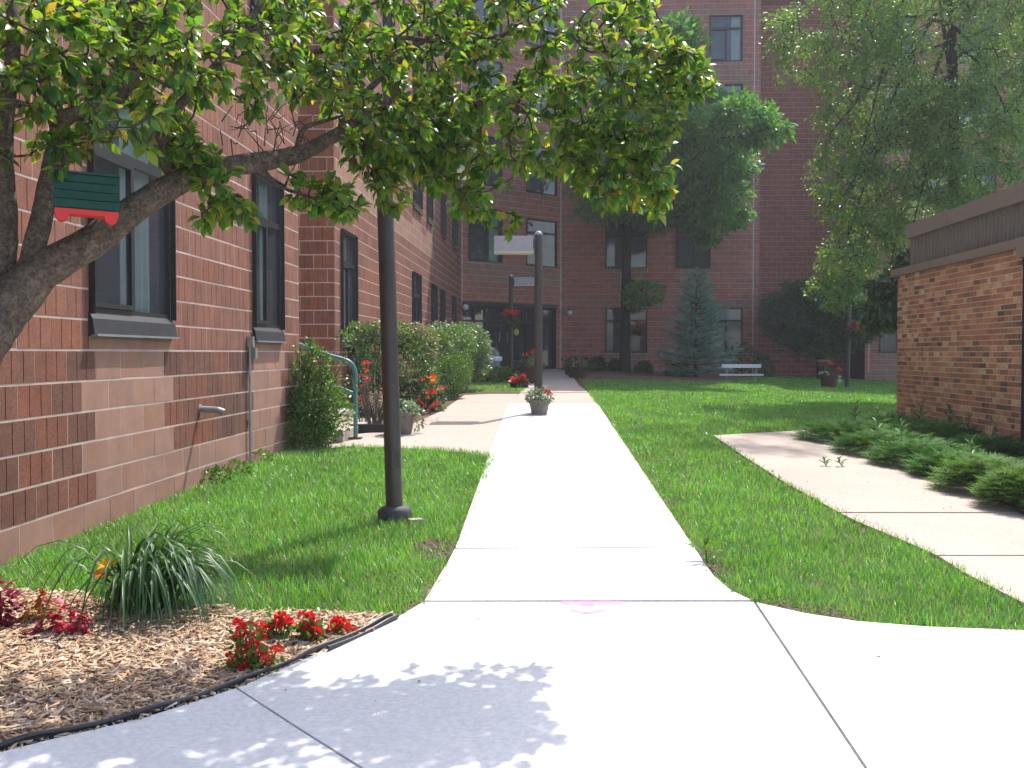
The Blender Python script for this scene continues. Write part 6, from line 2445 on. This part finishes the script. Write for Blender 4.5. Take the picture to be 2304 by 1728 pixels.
begonia('largest clump of red flowers nearest the black edging', 535, 1455, [(508, 1432), (500, 1420), (512, 1446), (530, 1446), (520, 1400), (510, 1385), (532, 1378), (545, 1392), (556, 1370), (560, 1418), (548, 1425), (575, 1428), (590, 1412), (598, 1403), (520, 1365), (516, 1352), (540, 1355), (525, 1415), (550, 1405), (497, 1438), (515, 1460), (538, 1432)])
begonia('leaning clump of red flowers behind the largest clump', 585, 1392, [(570, 1372), (580, 1362), (590, 1380), (572, 1384), (560, 1352), (590, 1352), (600, 1340), (606, 1332), (618, 1345), (628, 1352), (596, 1362), (612, 1340)])
begonia('upright narrow clump of red flowers third from the left', 668, 1392, [(655, 1330), (660, 1345), (668, 1338), (672, 1332), (678, 1352), (682, 1366), (664, 1362), (672, 1378), (680, 1382), (656, 1352), (684, 1374), (676, 1360)])
begonia('small clump of red flowers nearest the edging end', 735, 1378, [(720, 1352), (728, 1346), (722, 1364), (735, 1350), (742, 1362), (752, 1358), (755, 1366), (716, 1358), (748, 1352)])

# loose chips and twigs blown on the path
mb = MB()
for (x, y, l) in ((335, 1518, .05), (215, 1553, .06), (190, 1546, .05), (805, 1378, .02), (560, 1470, .02), (460, 1520, .02), (420, 1530, .03), (150, 1592, .03)):
    p = gp(x, y)
    a = random.uniform(-.5, .5)
    mb.box(p + Z3 * .04, (l, .014, .008), Matrix.Rotation(a, 3, 'Z'), (.7, .7))
mb.part('scattered_chips', M_CHIP, None)['kind'] = 'stuff'

# ================================================================== LENS VEIL: thin even volume added to imitate lens flare
mb = MB()
mb.box((0, 25, 12.6), (86, 114, 29.2))
hz = mb.part('flare_veil', None, None)
hz.data.materials.clear()
hm = bpy.data.materials.new('flare_veil')
hm.use_nodes = True
nt = hm.node_tree
nt.nodes.remove(nt.nodes['Principled BSDF'])
pv = nd(nt, 'ShaderNodeVolumePrincipled')
pv.inputs['Color'].default_value = (0.92, 0.95, 1.0, 1)
pv.inputs['Density'].default_value = 0.0012
pv.inputs['Anisotropy'].default_value = 0.3
nt.links.new(pv.outputs[0], nt.nodes['Material Output'].inputs['Volume'])
hz.data.materials.append(hm)
tag(hz, kind='stuff')

# ================================================================== LITTLE THINGS ON THE GROUND
def specks(name, pts, m, lo, hi, zo, seed_spread):
    """crumbs of soil, dry leaf bits"""
    n = len(pts)
    p = np.array([(q[0], q[1]) for q in pts]) + rng.normal(0, 1, (n, 2)) * np.array(seed_spread)
    pos = np.stack([p[:, 0], p[:, 1], g(p[:, 0], p[:, 1]) + zo + rng.random(n) * .004], 1)
    a = rng.uniform(0, 6.28, n)
    fr = frames(np.stack([np.cos(a), np.sin(a), rng.normal(0, .2, n)], 1), norm(np.array([0, 0, 1.0]) + rng.normal(size=(n, 3)) * .3))
    v, f = scatter([(-.5, -.3, 0), (.5, -.25, .05), (.4, .35, 0), (-.45, .3, .08), (0, 0, .35)], [(0, 1, 4), (1, 2, 4), (2, 3, 4), (3, 0, 4)], pos, fr, rng.uniform(lo, hi, n))
    o = link(name, mesh_np(name, v, f), None, m)
    tag(o, kind='stuff')


M_CRUMB = surf('soil_crumb', [(0.10, 0.075, 0.05), (0.16, 0.12, 0.085), (0.07, 0.05, 0.035)], 0.95, 20, 0.3)
M_DRY = surf('dry_leaf_bit', [(0.16, 0.10, 0.06), (0.24, 0.16, 0.09), (0.10, 0.07, 0.045), (0.20, 0.22, 0.08)], 0.9, 20, 0.3)
# bare soil beside the path edges
pts = []
for b in bl + br_:
    pts += [(b.x, b.y)] * 260
specks('soil_crumbs', pts, M_CRUMB, .006, .022, .012, (.055, .10))
# dry bits on the paved surfaces, thickest along the edges
pts = []
for _ in range(150):
    q = gp(random.uniform(880, 1130), random.uniform(862, 965))
    pts.append((q.x, q.y))
for _ in range(90):
    q = gp(random.uniform(1640, 2180), random.uniform(950, 1110))
    pts.append((q.x, q.y))
for (a, b, k) in (((1498, 1190), (1292, 880), 130), ((1056, 992), (984, 1194), 90), ((984, 1194), (900, 1318), 90), ((1500, 1192), (1620, 1306), 90), ((1640, 1316), (2200, 1374), 110), ((2030, 1209), (1700, 1048), 90)):
    for _ in range(k):
        t = random.random()
        q = gp(a[0] + (b[0] - a[0]) * t, a[1] + (b[1] - a[1]) * t)
        pts.append((q.x, q.y))
for _ in range(14):
    q = gp(random.uniform(300, 2100), random.uniform(1330, 1650))
    pts.append((q.x, q.y))
specks('dry_bits', pts, M_DRY, .005, .016, .032, (.03, .03))
